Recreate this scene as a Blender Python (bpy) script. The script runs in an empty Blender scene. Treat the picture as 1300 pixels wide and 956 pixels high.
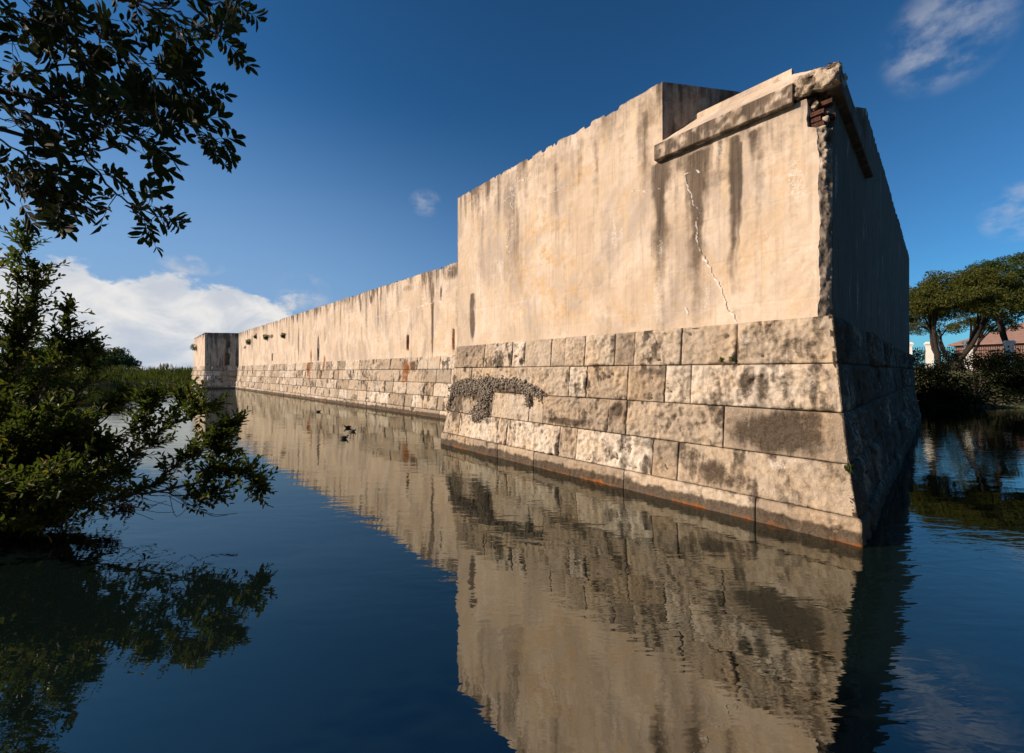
import bpy, math, random
import numpy as np
from mathutils import Vector
random.seed(11); RNG = np.random.default_rng(11)
R = math.radians
scene = bpy.context.scene
COL = scene.collection

# ------------------------------------------------------------------ scale of the place
F = 500.0; CX = 650.0; HY = 472.0; EYE = 2.2       # lens and eye height used while surveying the photograph
def pos(px, py, d):
    return np.array([(px-CX)/F*d, d, EYE+(HY-py)/F*d])

# ------------------------------------------------------------------ noise (numpy)
_perm = np.random.default_rng(3).permutation(256); _perm = np.concatenate([_perm, _perm, _perm])
_g = np.random.default_rng(4).normal(size=(256, 3)); _g /= np.linalg.norm(_g, axis=1)[:, None]
def perlin(P):
    P = np.asarray(P, float); i = np.floor(P).astype(int); f = P-i; i &= 255
    w = f*f*f*(f*(f*6-15)+10)
    def c(dx, dy, dz):
        h = _perm[_perm[_perm[(i[..., 0]+dx) & 255]+((i[..., 1]+dy) & 255)]+((i[..., 2]+dz) & 255)]
        g = _g[h]
        return g[..., 0]*(f[..., 0]-dx)+g[..., 1]*(f[..., 1]-dy)+g[..., 2]*(f[..., 2]-dz)
    def l(a, b, t): return a+(b-a)*t
    x0 = l(c(0,0,0), c(1,0,0), w[..., 0]); x1 = l(c(0,1,0), c(1,1,0), w[..., 0])
    x2 = l(c(0,0,1), c(1,0,1), w[..., 0]); x3 = l(c(0,1,1), c(1,1,1), w[..., 0])
    return l(l(x0, x1, w[..., 1]), l(x2, x3, w[..., 1]), w[..., 2])
def fbm(a, b, c=0., sc=1., octv=4, gain=.5):
    P = np.stack(np.broadcast_arrays(np.asarray(a, float), b, c), -1)*sc
    s = 0; amp = 1
    for o in range(octv):
        s = s+amp*perlin(P+o*17.3); P = P*2.03; amp *= gain
    return s*1.6
def sstep(e0, e1, x):
    t = np.clip((x-e0)/(e1-e0), 0, 1); return t*t*(3-2*t)

# ------------------------------------------------------------------ objects
def tag(o, label=None, cat=None, group=None, kind=None):
    if label: o['label'] = label
    if cat: o['category'] = cat
    if group: o['group'] = group
    if kind: o['kind'] = kind
    return o
def empty(name, loc=(0,0,0), rz=0.):
    o = bpy.data.objects.new(name, None); COL.objects.link(o); o.location = loc; o.rotation_euler = (0,0,rz)
    o.empty_display_size = .2
    return o
class Acc:
    ATT = ('tint','dark','ochre','white','rust','rnd')
    def __init__(s): s.v = []; s.f = []; s.a = {k: [] for k in s.ATT}; s.uv = []; s.n = 0; s.smooth = []
    def add(s, V, Fc, uv=None, smooth=True, **at):
        V = np.asarray(V, float).reshape(-1, 3); n = len(V)
        s.v.append(V)
        if isinstance(Fc, np.ndarray): Fc = Fc.tolist()
        s.f += [[q+s.n for q in f] for f in Fc]; s.smooth += [smooth]*len(Fc)
        for k in s.ATT:
            s.a[k].append(np.broadcast_to(np.asarray(at.get(k, 0.), float).reshape(-1) if np.ndim(at.get(k, 0.)) else float(at.get(k, 0.)), (n,)).astype(float))
        s.uv.append(np.asarray(uv, float).reshape(-1, 3) if uv is not None else V.copy())
        s.n += n
    def build(s, name, mat, parent=None, origin=None, rz=0.):
        V = np.concatenate(s.v); me = bpy.data.meshes.new(name)
        if origin is not None: V = V-np.asarray(origin, float)
        me.from_pydata(V.tolist(), [], s.f); me.polygons.foreach_set('use_smooth', s.smooth)
        for k in s.ATT:
            A = np.concatenate(s.a[k])
            if np.any(A != 0):
                at = me.attributes.new(k, 'FLOAT', 'POINT'); at.data.foreach_set('value', A.astype(np.float32))
        at = me.attributes.new('sz', 'FLOAT_VECTOR', 'POINT'); at.data.foreach_set('vector', np.concatenate(s.uv).astype(np.float32).ravel())
        me.materials.append(mat); me.update()
        o = bpy.data.objects.new(name, me); COL.objects.link(o)
        if parent is not None: o.parent = parent
        elif origin is not None: o.location = origin
        return o
    # shapes ----------------------------------------------------
    def grid(s, P, uv=None, flip=False, smooth=True, **at):
        ny, nx = P.shape[:2]; idx = np.arange(ny*nx).reshape(ny, nx)
        q = np.stack([idx[:-1,:-1], idx[:-1,1:], idx[1:,1:], idx[1:,:-1]], -1).reshape(-1, 4)
        if flip: q = q[:, ::-1]
        at = {k: (np.asarray(x, float).reshape(-1) if np.ndim(x) else x) for k, x in at.items()}
        s.add(P.reshape(-1, 3), q, None if uv is None else uv.reshape(-1, 3), smooth, **at)
    def box(s, c, size, rz=0., **at):
        c = np.array(c, float); x, y, z = np.array(size)/2
        V = np.array([[i*x, j*y, k*z] for k in (-1,1) for j in (-1,1) for i in (-1,1)])
        ca, sa = math.cos(rz), math.sin(rz)
        V = np.stack([V[:,0]*ca-V[:,1]*sa, V[:,0]*sa+V[:,1]*ca, V[:,2]], -1)+c
        s.add(V, [(0,2,3,1),(4,5,7,6),(0,1,5,4),(2,6,7,3),(1,3,7,5),(0,4,6,2)], smooth=False, **at)
    def tube(s, pts, rad, seg=6, **at):
        pts = np.asarray(pts, float); n = len(pts); rad = np.broadcast_to(rad, (n,))
        T = np.gradient(pts, axis=0); T /= np.linalg.norm(T, axis=1)[:, None]+1e-9
        up = np.array([.13,.21,.97]); U = np.cross(T, up); U /= np.linalg.norm(U, axis=1)[:, None]+1e-9; W = np.cross(T, U)
        th = np.arange(seg)/seg*2*math.pi
        P = pts[:,None]+rad[:,None,None]*(np.cos(th)[None,:,None]*U[:,None]+np.sin(th)[None,:,None]*W[:,None])
        V = np.concatenate([P.reshape(-1,3), pts[-1:]]); fc = []
        for i in range(n-1):
            for j in range(seg):
                k = (j+1) % seg; fc.append((i*seg+j, i*seg+k, (i+1)*seg+k, (i+1)*seg+j))
        for j in range(seg): fc.append(((n-1)*seg+j, (n-1)*seg+(j+1)%seg, n*seg))
        s.add(V, fc, **at)
    def leaves(s, P, D, Nn, L, W, fold=.25, shape=(.32,.7,.9)):
        # P base points, D direction, Nn surface normals, L lengths, W widths : one folded blade each
        P = np.asarray(P, float); n = len(P)
        if n == 0: return
        D = D/(np.linalg.norm(D, axis=1)[:, None]+1e-9)
        S = np.cross(D, Nn); S /= np.linalg.norm(S, axis=1)[:, None]+1e-9
        Nn = np.cross(S, D); L = np.broadcast_to(L, (n,))[:, None]; W = np.broadcast_to(W, (n,))[:, None]
        u1, u2, w2 = shape
        a = P; b = P+D*L*u1+S*W*.5+Nn*W*fold; c = P+D*L*u2+S*W*.5*w2+Nn*W*fold*.8
        d = P+D*L-Nn*L*.08
        e = P+D*L*u2-S*W*.5*w2+Nn*W*fold*.8; f = P+D*L*u1-S*W*.5+Nn*W*fold
        V = np.stack([a,b,c,d,e,f], 1).reshape(-1, 3)
        i = np.arange(n)[:, None]*6
        q = np.concatenate([i+np.array([[0,1,2,3]]), i+np.array([[0,3,4,5]])])
        s.add(V, q, smooth=False, rnd=np.repeat(RNG.random(n), 6))

# ------------------------------------------------------------------ material helper
class NT:
    def __init__(s, name, world=False):
        if world: s.m = bpy.data.worlds.new(name)
        else: s.m = bpy.data.materials.new(name)
        s.m.use_nodes = True; s.t = s.m.node_tree; s.t.nodes.clear()
    def n(s, typ, **kw):
        o = s.t.nodes.new(typ)
        for k, v in kw.items(): setattr(o, k, v)
        return o
    def set(s, sock, v):
        if v is None: return
        if isinstance(v, bpy.types.NodeSocket): s.t.links.new(v, sock)
        elif isinstance(v, (tuple, list)) and len(v) == 3 and sock.type == 'RGBA': sock.default_value = (*v, 1)
        else: sock.default_value = v
    def math(s, op, a, b=None, c=None, clamp=False):
        o = s.n('ShaderNodeMath', operation=op); o.use_clamp = clamp
        for i, v in enumerate((a, b, c)):
            if v is not None: s.set(o.inputs[i], v)
        return o.outputs[0]
    def vmath(s, op, a, b=None):
        o = s.n('ShaderNodeVectorMath', operation=op); s.set(o.inputs[0], a)
        if b is not None: s.set(o.inputs[1], b)
        return o.outputs[0] if op not in ('DOT_PRODUCT','LENGTH') else o.outputs['Value']
    def attr(s, name, vec=False):
        o = s.n('ShaderNodeAttribute', attribute_name=name); return o.outputs['Vector' if vec else 'Fac']
    def scale(s, vec, v): return s.vmath('MULTIPLY', vec, v)
    def noise(s, vec, sc=1., det=4., rough=.55, dist=0., col=False):
        o = s.n('ShaderNodeTexNoise'); s.set(o.inputs['Vector'], vec); o.inputs['Scale'].default_value = sc
        o.inputs['Detail'].default_value = det; o.inputs['Roughness'].default_value = rough; o.inputs['Distortion'].default_value = dist
        return o.outputs['Color' if col else 'Fac']
    def voro(s, vec, sc, feat='F1', out='Distance'):
        o = s.n('ShaderNodeTexVoronoi', feature=feat); s.set(o.inputs['Vector'], vec); o.inputs['Scale'].default_value = sc
        return o.outputs[out]
    def map(s, v, a, b, c=0., d=1., smooth=True):
        o = s.n('ShaderNodeMapRange', interpolation_type='SMOOTHSTEP' if smooth else 'LINEAR')
        for i, x in enumerate((v, a, b, c, d)): s.set(o.inputs[i], x)
        return o.outputs[0]
    def mix(s, f, a, b, mode='MIX'):
        o = s.n('ShaderNodeMix', data_type='RGBA', blend_type=mode); s.set(o.inputs[0], f); s.set(o.inputs[6], a); s.set(o.inputs[7], b)
        return o.outputs[2]
    def bump(s, h, strength, dist, normal=None):
        o = s.n('ShaderNodeBump'); s.set(o.inputs['Height'], h); s.set(o.inputs['Strength'], strength); s.set(o.inputs['Distance'], dist)
        if normal is not None: s.set(o.inputs['Normal'], normal)
        return o.outputs[0]
    def bsdf(s, col, rough=.85, normal=None, spec=.3, **kw):
        o = s.n('ShaderNodeBsdfPrincipled'); s.set(o.inputs['Base Color'], col); s.set(o.inputs['Roughness'], rough)
        s.set(o.inputs['Specular IOR Level'], spec)
        if normal is not None: s.set(o.inputs['Normal'], normal)
        for k, v in kw.items(): s.set(o.inputs[k], v)
        return o.outputs[0]
    def out(s, sh, disp=None):
        o = s.n('ShaderNodeOutputMaterial'); s.t.links.new(sh, o.inputs['Surface']); return s.m

def mat_masonry(name, plaster):
    m = NT(name); sz = m.attr('sz', True); ob = m.n('ShaderNodeNewGeometry').outputs['Position']
    n1 = m.noise(ob, 1.1, 5, .6); n2 = m.noise(ob, 7., 5, .65); n3 = m.noise(ob, 38., 4, .7)
    stre = m.noise(m.scale(sz, (9., .55, 1.)), 1., 5, .6)
    stre2 = m.noise(m.scale(sz, (15., .7, 1.)), 1., 5, .62); big = m.noise(m.scale(sz, (.9, .45, 1.)), 1., 5, .6, .4)
    if plaster:
        c = m.mix(m.map(n1, .32, .68), (.54,.425,.315), (.66,.555,.45)); c = m.mix(m.map(big, .46, .66, 0., .75), c, (.34,.285,.24)); c = m.mix(m.map(m.noise(m.scale(sz, (5., .6, 1.)), 1., 4, .6), .5, .68, 0., .5), c, (.62,.47,.28))
        c = m.mix(m.math('MULTIPLY', m.attr('ochre'), m.map(n2, .35, .68)), c, (.60,.36,.12))
        c = m.mix(m.map(n2, .40, .7, 0., .45), c, (.50,.40,.29))
        c = m.mix(m.map(stre2, .48, .72, 0., .38), c, (.34,.265,.19))
        c = m.mix(m.map(n3, .54, .78, 0., .45), c, (.78,.67,.51))
    else:
        tint = m.attr('tint')
        c = m.mix(m.map(tint, 0., .5), (.29,.235,.18), (.45,.375,.29)); c = m.mix(m.map(tint, .5, 1.), c, (.60,.535,.45))
        c = m.mix(m.map(n1, .42, .66, 0., .45), c, (.54,.385,.23))
        c = m.mix(m.map(n2, .46, .68, 0., .7), c, (.27,.205,.14))
        c = m.mix(m.map(n3, .52, .75, 0., .55), c, (.74,.65,.52))
        c = m.mix(m.map(stre2, .48, .74, 0., .35), c, (.20,.155,.11))
    # stains and painted shade with shapes of their own, broken up by streak noise
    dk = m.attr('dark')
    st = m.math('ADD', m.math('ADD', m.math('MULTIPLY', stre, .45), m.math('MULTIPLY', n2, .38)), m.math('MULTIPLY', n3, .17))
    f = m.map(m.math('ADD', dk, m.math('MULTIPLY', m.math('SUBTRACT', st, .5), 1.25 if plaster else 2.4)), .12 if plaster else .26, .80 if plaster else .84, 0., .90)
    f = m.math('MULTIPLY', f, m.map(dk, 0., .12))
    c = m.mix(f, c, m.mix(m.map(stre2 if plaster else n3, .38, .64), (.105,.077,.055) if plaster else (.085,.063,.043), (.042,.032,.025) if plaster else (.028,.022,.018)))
    c = m.mix(m.math('MULTIPLY', m.map(m.math('ADD', m.attr('white'), m.math('MULTIPLY', m.math('SUBTRACT', n3, .5), 1.6)), .15, .85), m.map(m.attr('white'), 0., .2, 0., .8)), c, (.80,.76,.70))
    ru = m.attr('rust')
    c = m.mix(m.map(m.math('ADD', ru, m.math('MULTIPLY', m.math('SUBTRACT', m.math('ADD', m.math('MULTIPLY', n2, .5), m.math('MULTIPLY', n3, .5)), .5), 2.4)), .35, .95), c, (.235,.088,.028))
    h = m.math('ADD', m.math('MULTIPLY', n2, .5), m.math('MULTIPLY', n3, .35))
    pit = m.voro(ob, 55. if plaster else 42.); fine = m.noise(ob, 130., 3, .7)
    nb = m.bump(h, .55 if plaster else .9, .022 if plaster else .04)
    nb = m.bump(m.map(pit, 0., .35), .12 if plaster else .6, .008, nb)
    nb = m.bump(fine, .35, .004, nb)
    return m.out(m.bsdf(c, .93, nb, .15))
def mat_simple(name, c1, c2, sc=6., rough=.8, bump=.3, dist=.02, c3=None, metal=0.):
    m = NT(name); ob = m.n('ShaderNodeNewGeometry').outputs['Position']
    n = m.noise(ob, sc, 5, .6); n2 = m.noise(ob, sc*6, 4, .65)
    c = m.mix(m.map(n, .35, .65), c1, c2); c = m.mix(m.map(n2, .55, .75, 0., .5), c, c3 or c1)
    return m.out(m.bsdf(c, rough, m.bump(m.math('ADD', n, n2), bump, dist), .3, Metallic=metal))
def mat_leaf(name, c1, c2, c3, rough=.45, trans=.35, gloss=.5):
    m = NT(name); r = m.attr('rnd')
    ob = m.n('ShaderNodeNewGeometry').outputs['Position']
    c = m.mix(m.map(r, 0., .7), c1, c2); c = m.mix(m.map(r, .9, .99), c, c3)
    c = m.mix(m.map(m.noise(ob, 1.3, 2), .35, .65, 0., .45), c, c1)
    a = m.bsdf(c, rough, None, gloss)
    t = m.n('ShaderNodeBsdfTranslucent'); m.set(t.inputs[0], m.mix(.5, c, (.16,.22,.02)))
    x = m.n('ShaderNodeMixShader'); m.set(x.inputs[0], trans); m.set(x.inputs[1], a); m.set(x.inputs[2], t.outputs[0])
    return m.out(x.outputs[0])

M = {}
M['plaster'] = mat_masonry('old_render', True)
M['stone'] = mat_masonry('coral_limestone', False)
M['brick'] = mat_simple('old_red_brick', (.135,.056,.038), (.06,.038,.03), 9, .95, 1., .04, (.34,.26,.2))
M['rubble'] = mat_simple('concrete_rubble', (.36,.31,.25), (.20,.165,.13), 14, .95, .8, .02, (.60,.55,.47))
M['bark'] = mat_simple('bark', (.10,.075,.05), (.17,.13,.095), 12, .9, .7, .02)
M['darkbark'] = mat_simple('dark_bark', (.045,.035,.026), (.08,.062,.045), 16, .9, .7, .01)
M['blackbark'] = mat_simple('black_bark', (.018,.014,.011), (.03,.024,.018), 16, .9, .7, .01)
M['leaf_shrub'] = mat_leaf('shrub_leaf', (.014,.031,.006), (.040,.064,.012), (.30,.16,.03), .55, .34, .2)
M['leaf_over'] = mat_leaf('overhead_leaf', (.014,.026,.008), (.022,.038,.010), (.06,.07,.015), .7, .06, .15)
M['leaf_olive'] = mat_leaf('olive_leaf', (.055,.068,.014), (.105,.105,.02), (.17,.15,.025), .6, .35, .2)
M['leaf_tree'] = mat_leaf('tree_leaf', (.030,.052,.016), (.055,.085,.022), (.10,.12,.02), .6, .2, .2)
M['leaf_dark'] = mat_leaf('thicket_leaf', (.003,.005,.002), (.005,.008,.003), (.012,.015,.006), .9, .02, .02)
M['grass'] = mat_leaf('bank_grass', (.065,.085,.016), (.11,.125,.025), (.19,.17,.05), .7, .3, .1)
M['soil'] = mat_simple('bank_soil', (.11,.10,.055), (.07,.085,.03), 1.5, .95, .5, .05, (.16,.13,.08))
M['white'] = mat_simple('white_paint', (.78,.77,.73), (.70,.69,.65), 5, .6, .2, .01)
M['iron'] = mat_simple('black_iron', (.015,.015,.016), (.022,.02,.018), 20, .5, .1, .004)
M['pink'] = mat_simple('pink_stucco', (.20,.125,.10), (.17,.105,.085), 2, .9, .2, .01)
M['rooft'] = mat_simple('clay_roof', (.27,.165,.13), (.22,.135,.11), 3, .85, .3, .02)
M['glass'] = mat_simple('dark_glass', (.02,.025,.03), (.03,.035,.04), 2, .15, .0, .01)
M['feather'] = mat_simple('dark_feathers', (.012,.011,.011), (.022,.02,.019), 40, .6, .3, .003)
M['bill'] = mat_simple('pale_bill', (.55,.52,.45), (.45,.42,.36), 30, .5, .1, .002)

# ------------------------------------------------------------------ the fort: survey
uA = np.array([-457., 500.]); uA /= np.linalg.norm(uA)          # along the near long face, away from us
uB = np.array([-uA[1]*-1, 0]); uB = np.array([uA[1], -uA[0]])    # into the fort
PC = np.array([4.39, 4.98]); LEN = 9.68; HB = 7.54
class Face:
    def __init__(s, O, u, n): s.O = np.array(O, float); s.u = np.array(u, float); s.n = np.array(n, float)
    def pt(s, a, b, z):
        a, b, z = np.broadcast_arrays(a, b, z)
        return np.stack([s.O[0]+s.u[0]*a+s.n[0]*b, s.O[1]+s.u[1]*a+s.n[1]*b, z], -1)
    def inv(s, px, py, b):
        r = (px-CX)/F; x0 = s.O+s.n*b
        a = (r*x0[1]-x0[0])/(s.u[0]-r*s.u[1]); d = x0[1]+s.u[1]*a
        return a, EYE+(HY-py)/F*d, d
FRONT = Face(PC, uA, uB); END = Face(PC, uB, uA); BACKFLANK = Face(PC+uA*LEN, uB, -uA)
uC = np.array([-33.56, 33.64]); uC /= np.linalg.norm(uC); nC = np.array([uC[1], -uC[0]])
CURT = Face((-2.94, 18.36), uC, nC)
FC = np.array([-40.4, 51.3]); ff = np.array([.984, .177]); ff /= np.linalg.norm(ff)
FARFLANK = Face(FC, ff, (-ff[1], ff[0])); FARFACE = Face(FC, uC, nC)
ZL = np.array([-.9, .34, .99, 1.65, 2.32, 2.98])
def batter(z): return np.interp(z, [-.9, .30, .36, .99, 1.65, 2.32, 2.98], [-.07, -.03, .02, .11, .18, .245, .305])
BW = .335

def blobs(a, z, face, b, lst):
    """lst of (px, py, rx, ry, strength) measured on the photo, turned into patches on the wall itself"""
    out = np.zeros(np.shape(a))
    for px, py, rx, ry, s in lst:
        bb = batter(face.inv(px, py, .15)[1]) if b is None else b
        bb = float(bb); a0, z0, d = face.inv(px, py, bb); a1, _, _ = face.inv(px-rx, py, bb)
        ra = abs(a1-a0)+1e-3; rz = ry/F*d
        q = ((a-a0)/ra)**2+((z-z0)/rz)**2
        out = np.maximum(out, s*np.exp(-q*q*.9))
    return out
def streaks(a, z, face, b, lst):
    out = np.zeros(np.shape(a)); wa = a+.05*fbm(a*.4, z, 4., 1.6, 4)
    for px, y0, y1, w, s in lst:
        a0, z0, d = face.inv(px, y0, b); a1, _, _ = face.inv(px-w, y0, b); _, z1, _ = face.inv(px, y1, b)
        wd = 1.35*abs(a1-a0)*(.75+.5*fbm(z, px*.1, 2., 1.4, 3)); x = (wa-a0)/np.maximum(wd, .01)
        v = sstep(z0+.04, z0-.05, z)*(1-.85*np.clip((z0-z)/(z0-z1+1e-6), 0, 1.2))
        out = np.maximum(out, min(1.15, 1.3*s)*np.exp(-x*x*.8-.25*x**4)*np.clip(v, 0, 1))
    return out
def lines(a, z, face, b, lst, wob=.045):
    out = np.zeros(np.shape(a))
    wa = a+wob*fbm(a, z, 3., 5., 3); wz = z+wob*fbm(a, z, 9., 5., 3)
    for pts, w, s in lst:
        q = [face.inv(px, py, b)[:2] for px, py in pts]
        for (a0, z0), (a1, z1) in zip(q[:-1], q[1:]):
            L2 = (a1-a0)**2+(z1-z0)**2+1e-9
            t = np.clip(((wa-a0)*(a1-a0)+(wz-z0)*(z1-z0))/L2, 0, 1)
            dd = np.hypot(wa-a0-t*(a1-a0), wz-z0-t*(z1-z0))
            out = np.maximum(out, s*sstep(w*1.6, w*.5, dd))
    return out

def stone_rows(acc, face, a0, a1, rows, res, k0, k1, flip, stain_shade=None, seed=0, rock=1.):
    rs = random.Random(seed)
    # mortar bed behind the blocks
    zz = np.linspace(ZL[0], ZL[-1]-.02, 24)[:, None]; tt = np.linspace(0, 1, 2)[None]
    bb = batter(zz)+.03
    A = (a0+k0*bb)*(1-tt)+(a1-k1*bb)*tt
    acc.grid(face.pt(A, bb, zz+0*A), np.stack([A, zz+0*A, 0*A], -1), flip, dark=.75, tint=.2)
    for r in range(5):
        z0, z1 = ZL[r], ZL[r+1]; J = [a0]+sorted(rows[r])+[a1]
        for j in range(len(J)-1):
            L, Rr = J[j], J[j+1]; first = j == 0; last = j == len(J)-2
            g = rs.uniform(.004,.011)
            na = max(3, int((Rr-L)/res)); nz = max(3, int((z1-z0)/res))
            ia = np.clip(np.arange(-1, na+2), 0, na)/na; iz = np.clip(np.arange(-1, nz+2), 0, nz)/nz
            U, V = np.meshgrid(ia, iz)
            ring = np.ones_like(U); ring[1:-1, 1:-1] = 0
            lg = 0 if first else g; rg = 0 if last else g
            Z = z0+g+(z1-z0-2*g)*V
            B = batter(Z)
            Al = L+(k0*B if first else lg); Ar = Rr-(k1*B if last else rg)
            if not first: Al = Al+rs.uniform(-.02,.02)*(V-.5)
            A = Al+(Ar-Al)*U
            eL = (A-Al) if not (first and k0 > .2) else np.full_like(A, 9.); eR = (Ar-A) if not (last and k1 > .2) else np.full_like(A, 9.)
            e = np.minimum(np.minimum(eL, eR), np.minimum(Z-z0, z1-Z))
            sd = rs.random()*50
            e = e+.030*fbm(A, Z, sd, 7., 4)
            # facets: lowest of several tilted planes, like split stone
            h = np.full_like(A, .075)
            for k in range(4):
                ua, uz = L+rs.random()*(Rr-L), z0+rs.random()*(z1-z0)
                h = np.minimum(h, rs.uniform(.02,.055)+(A-ua)*rs.uniform(-.10,.10)+(Z-uz)*rs.uniform(-.13,.13))
            h = np.maximum(h, .006)
            n = fbm(A, Z, sd, 2.6, 5, .55); n2 = 1-2*np.abs(fbm(A, Z, sd+9, 5., 4, .6))
            rk = rock*(.5 if r == 0 else 1.)*(.35 if rs.random() < .35 else 1.)
            hh = h*rk*1.25+rk*(.034*n+.022*n2)+.011*fbm(A, Z, sd, 15., 4, .6)-.03*rk*sstep(.25,.6,fbm(A, Z, sd+21, 3.2, 3))
            env = sstep(-.004, .032+.03*rs.random(), e)
            if first and k0 > .2: env = env*sstep(.02, .16, A-Al)+0
            if last and k1 > .2: env = env*sstep(.02, .16, Ar-A)+0
            out = hh*env+rs.uniform(-.022,.020)*rk*(1 if not ((first and k0 > .2) or (last and k1 > .2)) else 0)
            dep = B-out+ring*.05
            tint = np.full_like(A, rs.random())
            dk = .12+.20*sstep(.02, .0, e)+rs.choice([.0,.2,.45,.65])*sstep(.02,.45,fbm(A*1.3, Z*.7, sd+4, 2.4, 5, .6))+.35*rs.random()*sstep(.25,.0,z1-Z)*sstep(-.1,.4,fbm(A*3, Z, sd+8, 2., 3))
            if r == 0:   # tide-stained lowest course
                dk = np.maximum(dk, .95*sstep(.26, .12, Z+.05*fbm(A, Z, 2., 3., 4)))
            ru = (.55+.6*fbm(A, 0., 12., 1.1, 3))*sstep(.07, .01, Z+.04*fbm(A, Z*.6, 5., 5., 5)+.02*fbm(A, 0., 9., .6, 2))*sstep(-.3,.0,Z)
            wh = 0*A; oc = 0*A
            if stain_shade is not None:
                d2, w2, r2 = stain_shade(A, Z); dk = np.maximum(dk, d2); wh = w2; ru = np.maximum(ru, r2)
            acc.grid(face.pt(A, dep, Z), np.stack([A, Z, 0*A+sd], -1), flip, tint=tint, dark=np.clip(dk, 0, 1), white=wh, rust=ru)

def rand_rows(a0, a1, w0, w1, seed):
    rs = random.Random(seed); rows = []
    for r in range(5):
        x = a0+rs.uniform(w0*.5, w1); J = []
        while x < a1-w0*.6: J.append(x); x += rs.uniform(w0, w1)*(1.5 if r == 0 else 1.)*rs.choice([.55,1,1,1.15])
        rows.append(J)
    return rows

# ------------------------------------------------------------------ near bastion
bast = tag(empty('bastion', (*PC, 0)), 'large near bastion of stained cream render over rough stone, its broken corner towards us', 'bastion', 'masonry works of the old fort')
O3 = np.array([PC[0], PC[1], 0.])
jp = [(632,678,792,959), (583,632,644,710,732,829,861), (573,602,625,672,690,773,796,919), (598,657,723,745,797,844,877), (615,626,651,667,700,718,743,781,806,865,936)]
jy = [670, 0, 0, 0, 0]
rows = []
for r in range(5):
    zc = (ZL[r]+ZL[r+1])/2 if r else .17; J = []
    for px in jp[r]:
        a, _, _ = FRONT.inv(px, 0, batter(zc)); J.append(a)
    rows.append(J)
STAIN_SHADE_ST = [(600,500,30,10,.8), (580,512,8,26,.8), (615,512,12,26,.8), (650,494,36,8,.8), (985,550,62,26,.95), (1010,535,45,18,.8), (945,548,25,22,.7), (1045,560,18,18,.5), (950,485,10,28,.85), (968,490,9,26,.7), (940,500,6,20,.6), (1003,488,9,30,.6), (1020,492,7,24,.6), (925,500,5,20,.7), (1046,480,6,18,.4),  # leading spots paint a hollow's shadow around the rubble; the rest are stains
  (905,600,22,20,.8), (940,612,26,12,.7), (957,625,8,22,.7), (893,600,8,16,.6), (992,600,10,9,.6), (889,535,10,22,.55), (875,545,6,18,.5), (720,535,32,6,.85), (745,535,10,8,.7), (702,525,7,6,.6), (785,520,9,14,.9), (777,528,6,14,.6),
  (826,472,24,5,.7), (842,468,6,16,.5), (735,495,7,12,.6), (722,480,4,12,.5), (746,488,6,10,.7), (820,590,8,14,.7), (712,560,4,12,.55), (780,580,8,6,.4), (800,590,6,6,.4), (806,440,5,12,.6), (795,432,8,10,.5), (765,428,10,6,.3), (1000,440,35,10,.2), (1020,430,40,20,.25), (900,440,30,12,.2), (560,520,8,30,.4), (587,475,18,14,.35), (650,470,14,8,.4), (905,480,6,22,.5), (865,500,5,20,.45), (820,520,14,6,.3), (640,443,20,8,.25)]
WHITE_ST = [(947,432,7,12,.6), (1000,452,14,5,.5), (1030,480,8,26,.5), (980,470,8,20,.4), (986,590,14,7,.7), (1005,585,8,5,.5), (945,408,20,4,.5), (700,445,40,18,.35), (670,490,30,14,.3), (1035,600,25,12,.3), (678,520,5,14,.5), (945,532,8,14,.3), (900,407,25,3,.5)]
def st_front(A, Z):
    return blobs(A, Z, FRONT, None, STAIN_SHADE_ST), .6*blobs(A, Z, FRONT, None, WHITE_ST), 0*A
ac = Acc()
stone_rows(ac, FRONT, 0, LEN, rows, .022, 1, 1, False, st_front, 5)
stone_rows(ac, END, 0, 19.6, rand_rows(0, 19.6, .8, 1.7, 8), .05, 1, 1, True, lambda A, Z: (.82+.25*fbm(A, Z, 1., .8, 3), 0*A, 0*A), 6, 1.35)  # END stones darkened all over: stain plus shade painted into the colour
stone_rows(ac, BACKFLANK, 0, 5.2, rand_rows(0, 5.2, .8, 1.6, 9), .08, 1, 0, False, None, 7)
ac.build('stone_base', M['stone'], bast, O3)

# rendered upper wall
def chamf(z): return .125+.03*fbm(z, 0., 1., 1.7, 4)+.03*sstep(5.2, 5.5, z)+.11*sstep(5.64, 5.72, z)+.012*fbm(z, 0., 5., 9., 2)
S_CUT, T_CUT = 2.77, 4.08
DK_W = [(985,185,22,10,.35), (905,228,30,14,.45), (870,205,20,14,.6), (860,225,6,60,.25),
  (600,410,3.5,22,1.), (648,250,9,35,.5), (655,300,5,60,.45), (660,340,4,40,.3), (700,205,60,12,.34), (620,240,35,14,.4), (780,145,50,16,.34), (815,165,9,60,.5), (825,140,14,30,.45), (735,195,6,50,.35), (690,240,5,60,.3), (755,225,5,50,.25), (630,300,5,60,.2), (612,330,4,90,.25), (655,400,3,50,.2), (706,380,3,60,.2), (728,330,16,60,.12), (800,360,9,60,.15), (855,350,10,60,.3), (900,370,14,30,.2), (960,330,12,60,.16), (1005,250,10,60,.16), (1030,350,8,40,.2)]
STK_W = [(838,205,420,10,.95), (834,230,300,6,.7), (884,192,440,13,1.), (874,196,400,5,.6), (895,188,330,6,.65), (932,172,410,8,.95), (938,180,400,4,.8), (912,178,260,5,.6), (956,165,230,6,.75), (963,160,420,9,.42), (922,172,230,5,.4), (975,155,300,6,.3), (1010,145,330,7,.22), (860,200,270,5,.35), (648,240,430,7,.45), (705,205,400,6,.35), (668,225,420,4,.3), (728,190,380,6,.3), (757,175,330,5,.35), (790,155,300,5,.3), (818,140,330,9,.5), (600,372,436,3.5,.8), (630,245,400,4,.3), (612,260,420,5,.3)]
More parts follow.
